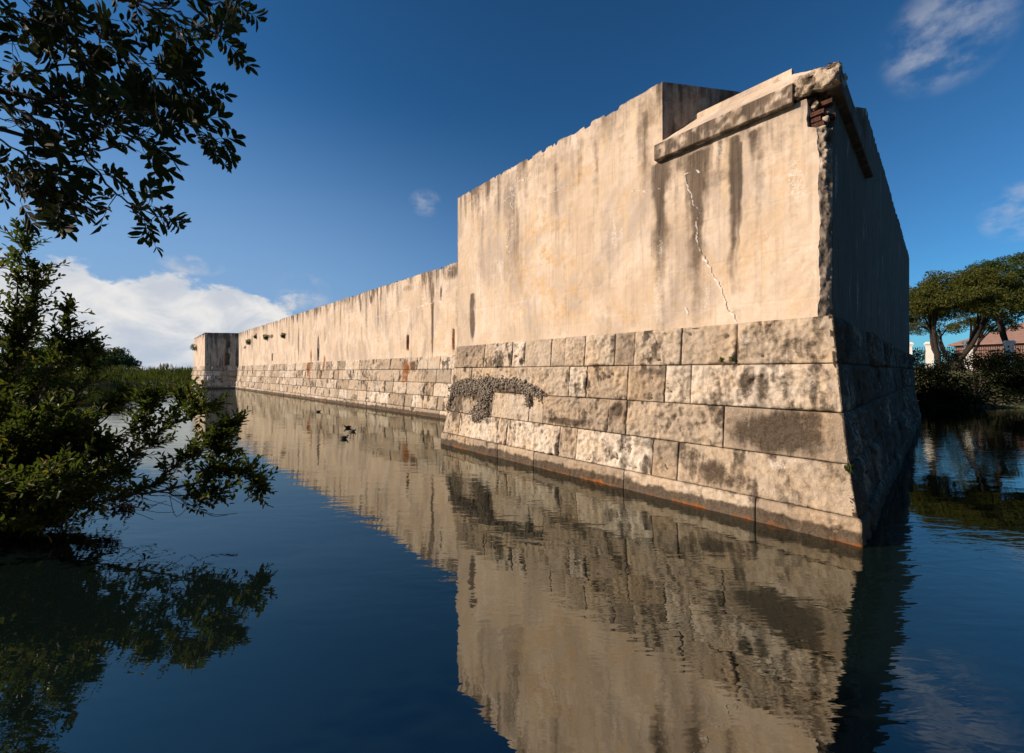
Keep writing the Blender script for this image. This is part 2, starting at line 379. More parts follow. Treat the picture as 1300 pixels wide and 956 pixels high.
OC_W = [(680,340,35,70,.8), (720,370,40,40,.9), (705,260,30,50,.5), (745,215,18,30,.8), (768,170,6,20,.8), (800,240,20,60,.4), (690,390,40,20,.9), (830,160,4,10,.6), (985,260,35,70,.45), (1005,220,20,20,.5), (905,360,60,50,.3), (790,390,60,20,.5), (1000,370,40,30,.35), (670,395,20,12,1.)]
CR_W = [([(885,218),(871,222),(872,240),(887,269),(884,285),(887,311),(899,339),(912,361),(920,388),(925,396)], .0085, .95),
  ([(674,227),(650,231),(645,254),(652,268),(650,288),(642,308),(648,325)], .008, .7), ([(652,268),(680,253),(700,245),(722,234)], .008, .5), ([(650,288),(652,275)], .012, .4),
  ([(683,240),(684,268),(677,295),(689,335)], .008, .4), ([(801,241),(815,243),(832,239)], .010, .5), ([(815,243),(822,246),(838,238)], .008, .4), ([(603,340),(625,338),(645,328)], .008, .4), ([(663,235),(672,215),(662,222)], .008, .6), ([(640,255),(655,245),(665,228)], .012, .6),
  ([(740,224),(745,240),(762,268),(775,318)], .008,.25), ([(795,202),(810,197)], .010, .4), ([(590,280),(600,262),(625,248)], .012, .4), ([(925,396),(934,407)], .01, .8), ([(872,392),(875,398)], .02, .8), ([(1003,240),(1014,234)], .008, .3)]
def upper(acc, face, aL, aR, zb, zt, res, flip, c0=None, dk=(), oc=(), cr=(), amp=1., topn=.02, holes=(), gain=.3, dk2=0., seam=(), stk=(), run=.5):
    na = max(2, int((aR-aL)/res)); nz = max(2, int((zt-zb)/res))
    V = np.linspace(0, 1, nz+1)[:, None]; U = np.linspace(0, 1, na+1)[None]
    Z = zb+(zt-zb)*V+0*U
    A0 = aL+(c0(Z) if c0 else 0); A = A0+(aR-A0)*U+0*Z
    Z = Z+(V**8)*topn*(fbm(A, 0., 7., 3., 4)*.6-1.3*sstep(.18,.4,fbm(A, 0., 3., 4.5, 4))-.8*sstep(.1,.6,fbm(A,0.,6.,.5,2)))*(1 if topn else 0)
    b = BW+amp*(.008*fbm(A, Z, 2., .6, 3)+.004*fbm(A, Z, 5., 6., 3))
    # horizontal lift lines of the old casting
    lift = np.abs(((Z+.012*fbm(A, Z, 1., 1.5, 3)-zb) % .74)-.37); b = b+.004*amp*sstep(.02, 0., lift)
    crk = lines(A, Z, face, BW, cr) if cr else 0*A
    crd = lines(A+.016, Z+.006, face, BW, cr) if cr else 0*A
    b = b-.005*crk+.012*crd*(1-crk)
    D = np.maximum(blobs(A, Z, face, BW, dk), streaks(A, Z, face, BW, stk))
    wA = A+.04*fbm(A*.3, Z, 14., 1.5, 3)
    for sc_, sd_, g_ in ((2.6, 31., 1.), (7., 37., .8)):
        ln = .35+2.6*np.clip(fbm(wA*1.7, 0., sd_+2, sc_*.5, 2)+.35, 0, 1)
        D = np.maximum(D, run*g_*sstep(.05, .55, fbm(wA, 0., sd_, sc_, 3))*sstep(ln, 0., zt-Z))
    skin_ = sstep(.30, .36, fbm(A, Z, 41., .9, 5, .55))*(.5+.5*sstep(0,.3,fbm(A,Z,44.,5.,2)))
    b = b+.006*skin_*amp; D = np.maximum(D, .20*skin_)
    D = np.maximum(D, 1.*crd*(1-crk))
    for px, y0, y1, w, dep in holes:
        a0, z1, _ = face.inv(px, y0, BW); _, z0, _ = face.inv(px, y1, BW)
        q = sstep(w*.62, w*.42, np.abs(A-a0))*sstep(z0-.04, z0+.03, Z)*sstep(z1+.04, z1-.03, Z)
        b = b+dep*q; D = np.maximum(D, 1.1*q)
    RU = blobs(A, Z, face, BW, seam) if len(seam) else 0*A
    top = sstep(1.1, 0., zt-Z)
    n = fbm(A*1.9, Z*.16, 3., 1.5, 5, .6)
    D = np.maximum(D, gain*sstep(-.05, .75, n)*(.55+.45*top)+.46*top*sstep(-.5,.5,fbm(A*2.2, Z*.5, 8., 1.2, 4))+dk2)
    D = np.maximum(D, .5*sstep(.05, 0., zt-Z))
    O = blobs(A, Z, face, BW, oc)*sstep(-.35, .5, fbm(A, Z, 6., 2.2, 4)) if oc else .25*sstep(0, .6, fbm(A, Z, 6., .8, 4))
    Wh = np.maximum(crk*sstep(-.9,.15,fbm(A, Z, 2., 4., 3)), .35*sstep(.35, .8, fbm(A*1.5, Z*.35, 14., 2., 4)))
    acc.grid(face.pt(A, b, Z), np.stack([A, Z, 0*A], -1), flip, dark=np.clip(D, 0, 1), ochre=np.clip(O, 0, 1), white=np.clip(Wh, 0, 1), rust=np.clip(RU, 0, 1))
    return A, b, Z
ac = Acc()
zb = 2.9; ZC = 6.12
upper(ac, FRONT, S_CUT, LEN-BW, zb, HB, .024, False, None, DK_W, OC_W, CR_W, topn=.05, gain=.36, stk=STK_W, run=.55)
upper(ac, FRONT, BW, S_CUT, zb, ZC, .016, False, chamf, DK_W, OC_W, CR_W, topn=0, gain=.22, stk=STK_W, run=.5)
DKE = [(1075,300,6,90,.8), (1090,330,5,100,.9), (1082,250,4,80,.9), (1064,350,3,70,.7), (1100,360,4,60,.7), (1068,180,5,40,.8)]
upper(ac, END, BW, T_CUT, zb, ZC, .03, True, chamf, DKE, topn=0, gain=1., dk2=.86)  # dk2 on both END runs paints shade over the black streak stains
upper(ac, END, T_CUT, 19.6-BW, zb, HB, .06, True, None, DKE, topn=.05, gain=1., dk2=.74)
upper(ac, BACKFLANK, BW, 6, zb, HB, .1, False)
# broken corner arris between the two faces
nz = 220; nk = 12
Z = np.linspace(zb, ZC, nz+1)[:, None]+np.zeros((1, nk+1)); K = np.linspace(0, 1, nk+1)[None]+0*Z
c = chamf(Z); s_ = BW+c*(1-K); t_ = BW+c*K
rough = fbm(K*.3, Z, 4., 5., 5, .6)
inw = np.sin(np.pi*K)*(-.008+(.016+.03*sstep(4.6,5.2,Z))*rough+.035*sstep(4.9, 5.4, Z)*(.3+rough)+.05*sstep(5.64,5.72,Z))
s_ = s_+inw*.7; t_ = t_+inw*.7
P = np.stack([PC[0]+uA[0]*s_+uB[0]*t_, PC[1]+uA[1]*s_+uB[1]*t_, Z], -1)
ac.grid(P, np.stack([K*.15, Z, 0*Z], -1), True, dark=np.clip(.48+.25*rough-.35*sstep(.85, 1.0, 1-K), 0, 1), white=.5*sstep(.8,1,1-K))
# diagonal cheek where the high block drops to the corner, and the flat tops
def stp(s, t, z): return [PC[0]+uA[0]*s+uB[0]*t, PC[1]+uA[1]*s+uB[1]*t, z]
nU = 120; nV = 40
U, V = np.meshgrid(np.linspace(0, 1, nU), np.linspace(0, 1, nV))
s_ = S_CUT+(BW-S_CUT)*U; t_ = BW+(T_CUT-BW)*U; Zc = 5.8+(HB-5.8)*V
P = np.stack([PC[0]+uA[0]*s_+uB[0]*t_, PC[1]+uA[1]*s_+uB[1]*t_, Zc], -1)
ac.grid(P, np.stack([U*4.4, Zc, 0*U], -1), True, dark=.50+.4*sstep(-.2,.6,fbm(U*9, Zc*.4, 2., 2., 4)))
top = [stp(S_CUT,BW,HB-.14), stp(BW,T_CUT,HB-.14), stp(BW,19.6-BW,HB-.14), stp(LEN-BW,19.6-BW,HB-.14), stp(LEN-BW,BW,HB-.14)]
ac.add(top, [(0,1,2,3,4)], smooth=False, dark=.4)
bk = [stp(BW,19.6-BW,-1), stp(LEN-BW,19.6-BW,-1), stp(LEN-BW,19.6-BW,HB), stp(BW,19.6-BW,HB)]
ac.add(bk, [(0,1,2,3)], smooth=False, dark=.4)
bk = [stp(LEN-BW,5.9,-1), stp(LEN-BW,19.6-BW,-1), stp(LEN-BW,19.6-BW,HB), stp(LEN-BW,5.9,HB)]
ac.add(bk, [(0,3,2,1)], smooth=False, dark=.4)
ac.build('rendered_wall', M['plaster'], bast, O3)

# cornice (front run broken off near the corner, end run), with worn arrises
def profile_run(acc, pts_fn, n, prof, dk, dens=6, wear=.0035, uvk=0.):
    # prof: list of (proud, z) ; pts_fn(u, proud)-> x,y
    Pf = []
    for (p0, z0), (p1, z1) in zip(prof[:-1], prof[1:]):
        for k in range(dens): Pf.append((p0+(p1-p0)*k/dens, z0+(z1-z0)*k/dens))
    Pf.append(prof[-1]); Pf = np.array(Pf)
    U = np.linspace(0, 1, n)
    Pm = np.zeros((len(Pf), n, 3)); 
    for j, (p, z) in enumerate(Pf):
        xy = pts_fn(U, p); Pm[j, :, 0] = xy[0]; Pm[j, :, 1] = xy[1]; Pm[j, :, 2] = z
    nn = fbm(Pm[...,0], Pm[...,1], Pm[...,2], 6., 5, .6)
    Pm[..., 2] += wear*nn; Pm[..., 0] += wear*nn*.6; Pm[..., 1] += wear*nn
    uv = np.stack([np.broadcast_to(U*3+uvk, Pm.shape[:2]), Pm[..., 2], 0*Pm[..., 2]], -1)
    d = dk(Pm, nn)
    acc.grid(Pm, uv, False, smooth=False, dark=d, ochre=.4*sstep(.1,.6,nn))
    return Pm
ZK = 6.37; PR = .115
prof = [(-.02,ZC-.03), (PR-.012,ZC-.03), (PR,ZC-.02), (PR,ZK-.012), (PR-.012,ZK), (-.02,ZK+.10)]
def front_fn(s0, s1):
    def f(U, p):
        s = s0+(s1-s0)*U; t = BW-p+0*U; return PC[0]+uA[0]*s+uB[0]*t, PC[1]+uA[1]*s+uB[1]*t
    return f
def end_fn(t0, t1):
    def f(U, p):
        t = t0+(t1-t0)*U; s = BW-p+0*U; return PC[0]+uA[0]*s+uB[0]*t, PC[1]+uA[1]*s+uB[1]*t
    return f
ac = Acc()
profile_run(ac, front_fn(S_CUT+.10, BW+.42), 150, prof, lambda P, n: np.clip(.66+.5*n, .1, .95)*(P[...,2] < ZK+.012))
# end caps
for s in (S_CUT+.10, BW+.42):
    poly = [[PC[0]+uA[0]*s+uB[0]*(BW-p), PC[1]+uA[1]*s+uB[1]*(BW-p), z] for p, z in prof]
    ac.add(poly, [tuple(range(len(poly)))], smooth=False, dark=.4)
ac.build('cornice', M['plaster'], bast, O3)
ac = Acc()
profile_run(ac, end_fn(T_CUT-.05, BW-.05), 90, prof, lambda P, n: np.clip(.85+.3*n, .3, 1))
for t in (T_CUT-.05,):
    poly = [[PC[0]+uA[0]*(BW-p)+uB[0]*t, PC[1]+uA[1]*(BW-p)+uB[1]*t, z] for p, z in prof]
    ac.add(poly, [tuple(range(len(poly)))], smooth=False, dark=.7)
ac.build('cornice', M['plaster'], bast, O3)

# sloped coping over the corner, with a hip, flat behind
ac = Acc()
QF = .87; ZR = 6.90
def slope(acc, A_, Bq, n=60, m=16, dk=.06, flip=False):
    # A_ = (s0,t0)->(s1,t1) lower edge ; Bq upper edge
    U, V = np.meshgrid(np.linspace(0,1,n), np.linspace(0,1,m))
    s0 = A_[0][0]+(A_[1][0]-A_[0][0])*U; t0 = A_[0][1]+(A_[1][1]-A_[0][1])*U
    s1 = Bq[0][0]+(Bq[1][0]-Bq[0][0])*U; t1 = Bq[0][1]+(Bq[1][1]-Bq[0][1])*U
    s = s0+(s1-s0)*V; t = t0+(t1-t0)*V; z = ZK-.005+(ZR-ZK)*V+.008*fbm(s, t, 1., 4., 4)
    P = np.stack([PC[0]+uA[0]*s+uB[0]*t, PC[1]+uA[1]*s+uB[1]*t, z], -1)
    acc.grid(P, np.stack([s, t, 0*s], -1), flip, dark=np.clip(dk+.2*fbm(s, t, 3., 2., 4), 0, 1))
ac2 = ac
slope(ac, ((S_CUT+.02, BW-PR+.02), (BW-PR+.10, BW-PR+.02)), ((S_CUT-.2, QF), (QF, QF)))
slope(ac, ((BW-PR+.02, BW-PR+.10), (BW-PR+.02, T_CUT)), ((QF, QF), (QF, T_CUT-.6)), dk=.3)
ac.add([stp(QF,QF,ZR), stp(S_CUT,QF,ZR), stp(QF,T_CUT,ZR)], [(0,2,1)], smooth=False, dark=.2)
ac.build('sloped_coping', M['plaster'], bast, O3)
# ridge kerb
ac = Acc()
U = np.linspace(0, 1, 50)
prof2 = [(0,ZR-.05), (0,ZR+.09), (-.02,ZR+.11), (-.20,ZR+.115), (-.22,ZR+.09), (-.22,ZR-.05)]
def kerb_fn(Uu, p):
    s = QF+.03+(2.46-QF)*Uu; t = QF-p+0*Uu; s = s+0*Uu
    return PC[0]+uA[0]*s+uB[0]*t, PC[1]+uA[1]*s+uB[1]*t
Pm = profile_run(ac, lambda Uu, p: kerb_fn(1-Uu, p), 50, prof2, lambda P, n: np.clip(.12+.3*n, 0, .6), wear=.006)
poly = [[*kerb_fn(np.array([0.]), p), z] for p, z in prof2]; poly = [[float(np.ravel(a)[0]) for a in q] for q in poly]
ac.add(poly, [tuple(range(len(poly)))], smooth=False, dark=.3)
ac.build('ridge_kerb', M['plaster'], bast, O3)
# broken corner of the coping : a lump of worn masonry
ac = Acc()
def lump(acc, fn, cx, half, zc, hz, res=.02, amp=.03, **at):
    # cube-sphere-ish displaced block, in (s,t,z)
    for ax in range(3):
        for sg in (-1, 1):
            o = [i for i in range(3) if i != ax]; hs = [half[0], half[1], hz]
            n0 = max(3, int(2*hs[o[0]]/res)); n1 = max(3, int(2*hs[o[1]]/res))
            U, V = np.meshgrid(np.linspace(-1,1,n0), np.linspace(-1,1,n1))
            Q = np.zeros(U.shape+(3,)); Q[..., ax] = sg; Q[..., o[0]] = U; Q[..., o[1]] = V
            k = (np.abs(Q)**7).sum(-1)**(1/7); Q = Q/k[..., None]
            Q = Q*np.array(hs)+np.array([cx[0], cx[1], zc])
            d = fbm(Q[...,0], Q[...,1], Q[...,2], 5., 5, .6); e = Q-np.array([cx[0],cx[1],zc]); e /= np.linalg.norm(e, axis=-1)[..., None]
            Q = Q+e*(amp*d)[..., None]
            P = np.stack([PC[0]+uA[0]*Q[...,0]+uB[0]*Q[...,1], PC[1]+uA[1]*Q[...,0]+uB[1]*Q[...,1], Q[...,2]], -1)
            uv = np.stack([Q[...,0]+Q[...,1], Q[...,2], 0*d], -1)
            flip = (sg > 0) != (ax == 1)
            acc.grid(P, uv, not flip, dark=np.clip(.38-1.1*d, 0, .85), tint=.5, white=np.clip(.4*d,0,.5))
lump(ac, None, (BW+.16, BW+.16), (.27, .26), 6.30, .15, amp=.05)
lump(ac, None, (BW+.44, BW+.13), (.24, .21), 6.29, .125, amp=.055)
lump(ac, None, (BW+.34, BW+.34), (.26, .26), 6.42, .13, amp=.04)
lump(ac, None, (BW+.10, BW+.15), (.07, .07), 5.74, .07, amp=.04)
lump(ac, None, (BW+.24, BW+.14), (.10, .09), 6.08, .10, amp=.05)
lump(ac, None, (BW+.17, BW+.42), (.20, .22), 6.35, .13, amp=.05)
ac.build('broken_coping', M['stone'], bast, O3)
ac = Acc()
for (s, t, z, l) in [(.50,.42,5.72,.20),(.53,.42,5.80,.18),(.40,.52,5.83,.2),(.50,.40,5.88,.2),(.42,.47,6.02,.2),(.56,.43,5.97,.1)]:
    p = stp(s+.015, t+.02, z); ac.box(p, (l, .10, .06), math.atan2(uA[1], uA[0])+random.uniform(-.2,.2))
ac.build('exposed_brick', M['brick'], bast, O3)

# rubble concretion that has filled a hole in the courses
ac = Acc()
path = [(574,492),(590,486),(606,487),(618,482),(632,487),(650,484),(664,489),(676,497),(690,502)]
cand = []
rr = random.Random(4)
ico = []
t = (1+5**.5)/2
IV = np.array([(-1,t,0),(1,t,0),(-1,-t,0),(1,-t,0),(0,-1,t),(0,1,t),(0,-1,-t),(0,1,-t),(t,0,-1),(t,0,1),(-t,0,-1),(-t,0,1)]); IV /= np.linalg.norm(IV[0])
IF = [(0,11,5),(0,5,1),(0,1,7),(0,7,10),(0,10,11),(1,5,9),(5,11,4),(11,10,2),(10,7,6),(7,1,8),(3,9,4),(3,4,2),(3,2,6),(3,6,8),(3,8,9),(4,9,5),(2,4,11),(6,2,10),(8,6,7),(9,8,1)]
def pebble(acc, c, r, rs):
    V = IV*np.array([rs.uniform(.7,1.2), rs.uniform(.7,1.2), rs.uniform(.6,1.)])*r*(1+.3*(RNG.random((12,1))-.5))
    acc.add(V+c, IF, smooth=False)
def scat(poly, w, n, rmin, rmax):
    for i in range(n):
        k = rr.random()*(len(poly)-1); j = int(k); f = k-j
        px = poly[j][0]*(1-f)+poly[j+1][0]*f+rr.gauss(0,w*.5); py = poly[j][1]*(1-f)+poly[j+1][1]*f+rr.gauss(0,w*.42)
        a, z, d = FRONT.inv(px, py, .15); b = batter(z)-rr.uniform(-.015,.085)
        if a > LEN-.12: continue
        pebble(ac, FRONT.pt(a, b, z), rr.uniform(rmin,rmax), rr)
scat(path, 6.5, 1700, .010, .040)
scat([(582,494),(600,492),(622,492)], 10, 700, .012, .042)
scat([(618,492),(616,508),(612,520),(606,530)], 8, 800, .014, .036)
scat([(575,490),(573,508),(566,528)], 3, 260, .014, .035)
scat([(604,532),(614,527),(622,523)], 4, 160, .014, .03)
scat([(660,492),(672,505),(672,514)], 3, 200, .012, .03)
ac.build('rubble_fill', M['rubble'], bast, O3)

# ------------------------------------------------------------------ long curtain wall
HC = 7.35; CL = 47.5
curt = tag(empty('curtain_wall', (-2.94, 18.36, 0)), 'long straight wall of streaked cream render over stone courses, running away between the two bastions', 'wall', 'masonry works of the old fort')
OC3 = np.array([-2.94, 18.36, 0.])
ac = Acc()
RST = [(392,468,2.5,12,1.), (393,478,2,8,.7), (411,465,2,10,.9), (335,470,2,8,.6), (343,468,1.5,8,.5), (516,468,5,10,1.), (514,480,5,8,.8), (522,462,7,5,.6), (576,455,4,6,.5), (375,470,1.2,14,.5), (449,466,4,10,.4), (470,470,2,12,.25), (575,500,3,12,.35)]
DST = [(404,470,2,12,.7), (345,475,1.5,8,.5), (525,465,5,8,.8), (515,460,4,6,.8), (476,486,4,8,.6), (497,500,5,8,.5), (535,500,5,8,.5), (396,487,4,5,.7), (450,505,5,6,.6), (545,505,3,8,.6), (545,485,3,10,.4), (465,465,3,6,.4)]
stone_rows(ac, CURT, -6, CL, rand_rows(-6, CL, .75, 1.5, 21), .055, 0, 0, False, lambda A, Z: (blobs(A, Z, CURT, None, DST), .4*sstep(.3,.9,fbm(A, Z, 3., .7, 3)), blobs(A, Z, CURT, None, RST)), 22, 1.15)
ac.build('stone_base', M['stone'], curt, OC3)
ac = Acc()
DKC = [(549,405,1.6,50,.9), (549,375,3,22,.7), (560,372,1.5,10,.8), (471,380,1.5,6,.9), (465,400,1.6,20,.5), (458,388,1.4,10,.7), (480,400,1.2,20,.5), (490,395,1.2,25,.4), (404,442,1.6,16,1.1), (379,435,1.2,26,.6), (367,425,1.2,18,.5), (372,430,1,14,.4), (320,435,1,14,.6), (330,432,1,12,.4), (575,345,10,10,.7), (585,335,8,12,.7), (568,350,6,8,.5), (545,350,12,6,.4), (520,365,10,5,.4), (505,372,2,20,.4), (440,392,16,4,.3), (316,434,3.5,4,1.), (339,428,4,3,1.), (345,427,2,2.5,1.), (311,441,2,2,.8), (361,425,3,2,.9), (325,426,1.5,4,.8), (432,400,1,22,.5), (425,405,1,20,.4), (443,410,1,26,.4), (412,425,1.2,14,.4), (580,380,3,40,.35), (530,395,2,40,.25), (557,400,2,30,.25), (498,410,1.6,30,.25), (385,430,1,18,.4), (352,435,.8,16,.4)]
CRC = [([(480,402),(500,397),(522,393),(548,385),(563,381)], .018, 0.63), ([(535,388),(550,382),(562,378)], .018, 0.56), ([(455,412),(480,402)], .018, 0.28), ([(538,382),(570,368),(587,363)], .018, 0.35), ([(545,352),(560,345),(575,343)], .018, 0.42), ([(400,412),(440,400)], .018, 0.21), ([(478,425),(479,455)], .018, 0.42), ([(442,432),(444,452)], .018, 0.42), ([(575,410),(570,395)], .018, 0.35), ([(400,426),(445,430),(470,424)], .018, 0.21), ([(345,432),(362,430)], .04, .3)]
OCC = [(570,420,18,40,.5), (560,440,20,16,.7), (540,380,10,40,.4), (440,440,30,12,.3), (520,440,20,14,.4)]
HOLES = [(345.5,449,458,.34,.3), (403.6,443,458,.30,.25), (517.5,426,444,.20,.2), (575.5,418,444,.13,.1)]
SEAM = [(517.5,435,2.2,12,1.), (575.5,432,1.8,17,1.), (395,452,1.3,10,.9), (412,458,1.5,8,.9), (441,443,1.3,12,.5), (480,436,1.,14,.5), (335,455,1.3,5,.5), (374,452,1.1,14,.5), (549,378,1.2,12,.5)]
upper(ac, CURT, -6, CL, zb, HC, .05, False, None, DKC, OCC, CRC, topn=.05, holes=HOLES, gain=.55, amp=1.3, seam=SEAM, run=.7)
# wall thickness: top and back
P = CURT.pt(np.array([[-6., CL+4], [-6., CL+4]]), np.array([[BW, BW], [4.5, 4.5]]), HC-.16); ac.grid(P, dark=.4)
P = CURT.pt(np.array([[-6., CL+4], [-6., CL+4]]), 4.5, np.array([[HC-.16, HC-.16], [-1., -1.]])); ac.grid(P, dark=.3)
ac.build('rendered_wall', M['plaster'], curt, OC3)
# broken lip along the top
ac = Acc(); rr = random.Random(9)
for i in range(46):
    a = rr.uniform(-3, CL); s = rr.uniform(.04,.10)
    p = CURT.pt(a, BW+.1, HC+.01); pebble(ac, p, s*.8, rr)
ac.build('broken_lip', M['rubble'], curt, OC3)

# ------------------------------------------------------------------ far bastion
farb = tag(empty('bastion', (*FC, 0)), 'small far bastion at the end of the long wall, its near side dark in shade', 'bastion', 'masonry works of the old fort')
OF3 = np.array([FC[0], FC[1], 0.])
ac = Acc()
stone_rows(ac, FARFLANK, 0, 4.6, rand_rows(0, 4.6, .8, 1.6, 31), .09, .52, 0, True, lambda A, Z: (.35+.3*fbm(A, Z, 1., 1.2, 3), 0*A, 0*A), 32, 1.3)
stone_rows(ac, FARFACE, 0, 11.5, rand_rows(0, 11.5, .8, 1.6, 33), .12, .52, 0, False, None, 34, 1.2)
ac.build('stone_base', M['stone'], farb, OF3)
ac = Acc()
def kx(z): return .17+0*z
upper(ac, FARFLANK, 0, 4.9, zb, HC, .07, True, kx, [(289,437,3,7,.9),(288,453,3.5,9,1.),(270,445,4,12,.4),(276,453,4,6,.5),(300,450,3,10,.4)], topn=.01, gain=.7, dk2=.38, holes=[(289,434,441,.5,.2),(288,449,463,.55,.35)])  # dk2 deepens the shade of this flank through its colour
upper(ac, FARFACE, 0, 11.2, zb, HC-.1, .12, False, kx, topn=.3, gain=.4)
tp = [FARFLANK.pt(.17,BW,HC-.02), FARFLANK.pt(12,BW,HC-.02), FARFACE.pt(11.2,14,HC-.02), FARFACE.pt(11.2,BW,HC-.15)]
ac.add(tp, [(0,1,2,3)], smooth=False, dark=.3)
ac.build('rendered_wall', M['plaster'], farb, OF3)

# ------------------------------------------------------------------ terrain and water
MOAT = np.array([(-3.8,.9),(-5.8,2.6),(-8.0,5.2),(-11.5,8),(-24,20),(-45,42),(-68,56),(-72,62),(-66,66),(-56,67.5),(-48,72),(0,75),(14,60),(22,38),(25.5,28),(29,24.5),(35,22),(60,12),(60,1.0),(12,1.2),(3,1.1)])
def sdf(x, y):
    d = np.full(x.shape, 1e9); ins = np.zeros(x.shape, bool)
    for i in range(len(MOAT)):
        ax, ay = MOAT[i]; bx, by = MOAT[(i+1) % len(MOAT)]
        t = np.clip(((x-ax)*(bx-ax)+(y-ay)*(by-ay))/((bx-ax)**2+(by-ay)**2), 0, 1)
        d = np.minimum(d, np.hypot(x-ax-t*(bx-ax), y-ay-t*(by-ay)))
        c = ((ay > y) != (by > y)) & (x < (bx-ax)*(y-ay)/((by-ay) or 1e-9)+ax); ins ^= c
    return np.where(ins, -d, d)
def ground(x, y):
    x = np.asarray(x, float); y = np.asarray(y, float); sd = sdf(x, y)
    lo = np.where(sd > 0, np.minimum(sd*.5, .55), np.maximum(sd*.6, -1.3))
    w1 = sstep(14, 24, x)*sstep(-4, 6, y); w2 = sstep(35, 55, y)
    h = lo+np.maximum(w1*1.75*sstep(0, 5, sd), w2*2.0*sstep(0, 14, sd))
    return h+.05*fbm(x, y, 0., .4, 3)*(sd > 0)+np.where(sd > 80, sstep(80, 400, sd)*-1.0, 0)
q = np.linspace(-1, 1, 340); gx = np.sinh(q*5.2)/np.sinh(5.2)*1800; gy = gx+20
X, Y = np.meshgrid(gx, gy)
ac = Acc(); ac.grid(np.stack([X, Y, ground(X, Y)], -1))
tag(ac.build('ground', M['soil']), kind='structure')
m = NT('moat_water'); ob = m.n('ShaderNodeNewGeometry').outputs['Position']
w1 = m.noise(m.scale(ob, (1.5, 4.6, 1.)), 1.0, 3, .5, .4); w2 = m.noise(m.scale(ob, (.35, 1.1, 1.)), 1., 2, .5); w3 = m.noise(m.scale(ob, (5., 13., 1.)), 1., 2, .5)
patch = m.map(m.noise(m.scale(ob, (.10,.22,1.)), 1., 3, .5), .42, .62, .25, 1.)
nb = m.bump(w2, .40, .018); nb = m.bump(w1, m.math('MULTIPLY', patch, .7), .009, nb); nb = m.bump(w3, m.math('MULTIPLY', patch, .7), .0022, nb)
dif = m.n('ShaderNodeBsdfDiffuse'); m.set(dif.inputs[0], (.004,.009,.008))
gl = m.n('ShaderNodeBsdfGlossy'); m.set(gl.inputs['Color'], (.80,.82,.76)); m.set(gl.inputs['Roughness'], .0); m.set(gl.inputs['Normal'], nb)
fr = m.n('ShaderNodeFresnel'); m.set(fr.inputs['IOR'], 1.5); m.set(fr.inputs['Normal'], nb)
mx = m.n('ShaderNodeMixShader'); m.set(mx.inputs[0], m.math('MULTIPLY_ADD', fr.outputs[0], .77, .22)); m.set(mx.inputs[1], dif.outputs[0]); m.set(mx.inputs[2], gl.outputs[0])
M['water'] = m.out(mx.outputs[0])
ac = Acc(); ac.add([(-260,-1,0),(260,-1,0),(260,180,0),(-260,180,0)], [(0,1,2,3)], smooth=False)
tag(ac.build('water', M['water']), kind='structure')

# ------------------------------------------------------------------ vegetation helpers
def unit(v): return v/(np.linalg.norm(v, axis=-1, keepdims=True)+1e-9)
def smooth_path(pts, n=14, jit=0.):
    pts = np.asarray(pts, float); t = np.linspace(0, len(pts)-1, n); out = []
    for x in t:
        i = min(int(x), len(pts)-2); f = x-i; p0 = pts[max(i-1,0)]; p1 = pts[i]; p2 = pts[i+1]; p3 = pts[min(i+2,len(pts)-1)]
        out.append(.5*((2*p1)+(-p0+p2)*f+(2*p0-5*p1+4*p2-p3)*f*f+(-p0+3*p1-3*p2+p3)*f**3))
    out = np.array(out)
    if jit: out[1:-1] += RNG.normal(size=out[1:-1].shape)*jit
    return out
def twig_leaves(LA, p, d, L, nl, ll, lw, up=.5, spread=.9):
    d = unit(d); k = np.linspace(.15, 1, nl)[:, None]; side = unit(np.cross(d, RNG.normal(size=3)))
    P = p+d*L*k+np.array([0,0,.05])*L*k*k
    th = np.arange(nl)*2.4+RNG.random()*6; w = np.cross(d, side)
    rad = np.cos(th)[:, None]*side+np.sin(th)[:, None]*w
    D = d*(1.1-spread*.6+.6*k)+rad*spread+np.array([0,0,up*.5]); D = D+RNG.normal(size=D.shape)*.15
    Nn = unit(np.array([0,0,1.])+RNG.normal(size=D.shape)*.5)
    LA.append((P, D, Nn, ll*(.7+.5*RNG.random(nl)), lw*(.8+.4*RNG.random(nl))))
def flush(acc, LA, **kw):
    P = np.concatenate([x[0] for x in LA]); D = np.concatenate([x[1] for x in LA]); N_ = np.concatenate([x[2] for x in LA])
    acc.leaves(P, D, N_, np.concatenate([x[3] for x in LA]), np.concatenate([x[4] for x in LA]), **kw)

def make_tree(name, label, base, boughs, clumps, leafmat, leaf=(.14,.07), per=60, trunk_r=.2, group=None, cat='tree', barkmat='bark', tubeseg=6):
    """base point; boughs: list of point lists; clumps: list of (centre, radii, n leaves)"""
    o = tag(empty(name, base), label, cat, group); b = np.array(base, float)
    ac = Acc()
    for pts, r0, r1 in boughs:
        P = smooth_path(pts, 12, r0*.15); ac.tube(P, np.linspace(r0, r1, len(P)), tubeseg)
    ac.build('trunk', M[barkmat], o, b)
    ac = Acc(); LA = []
    for c, rad, n in clumps:
        v = unit(RNG.normal(size=(n, 3)))*(RNG.random((n, 1))**.42)
        nz = fbm(v[:,0]*1.7+c[0], v[:,1]*1.7+c[1], v[:,2]*1.7, 1., 3)
        v = v[nz > -.22+.15*RNG.random(len(nz))]
        P = v*np.array(rad)+np.array(c); D = unit(v*.7+RNG.normal(size=v.shape)*.8); Nn = unit(np.array([0,0,1.])+RNG.normal(size=v.shape)*.7)
        LA.append((P, D, Nn, leaf[0]*(.6+.8*RNG.random(len(v))), leaf[1]*(.6+.8*RNG.random(len(v)))))
    flush(ac, LA); ac.build('crown', leafmat, o, b)
    return o

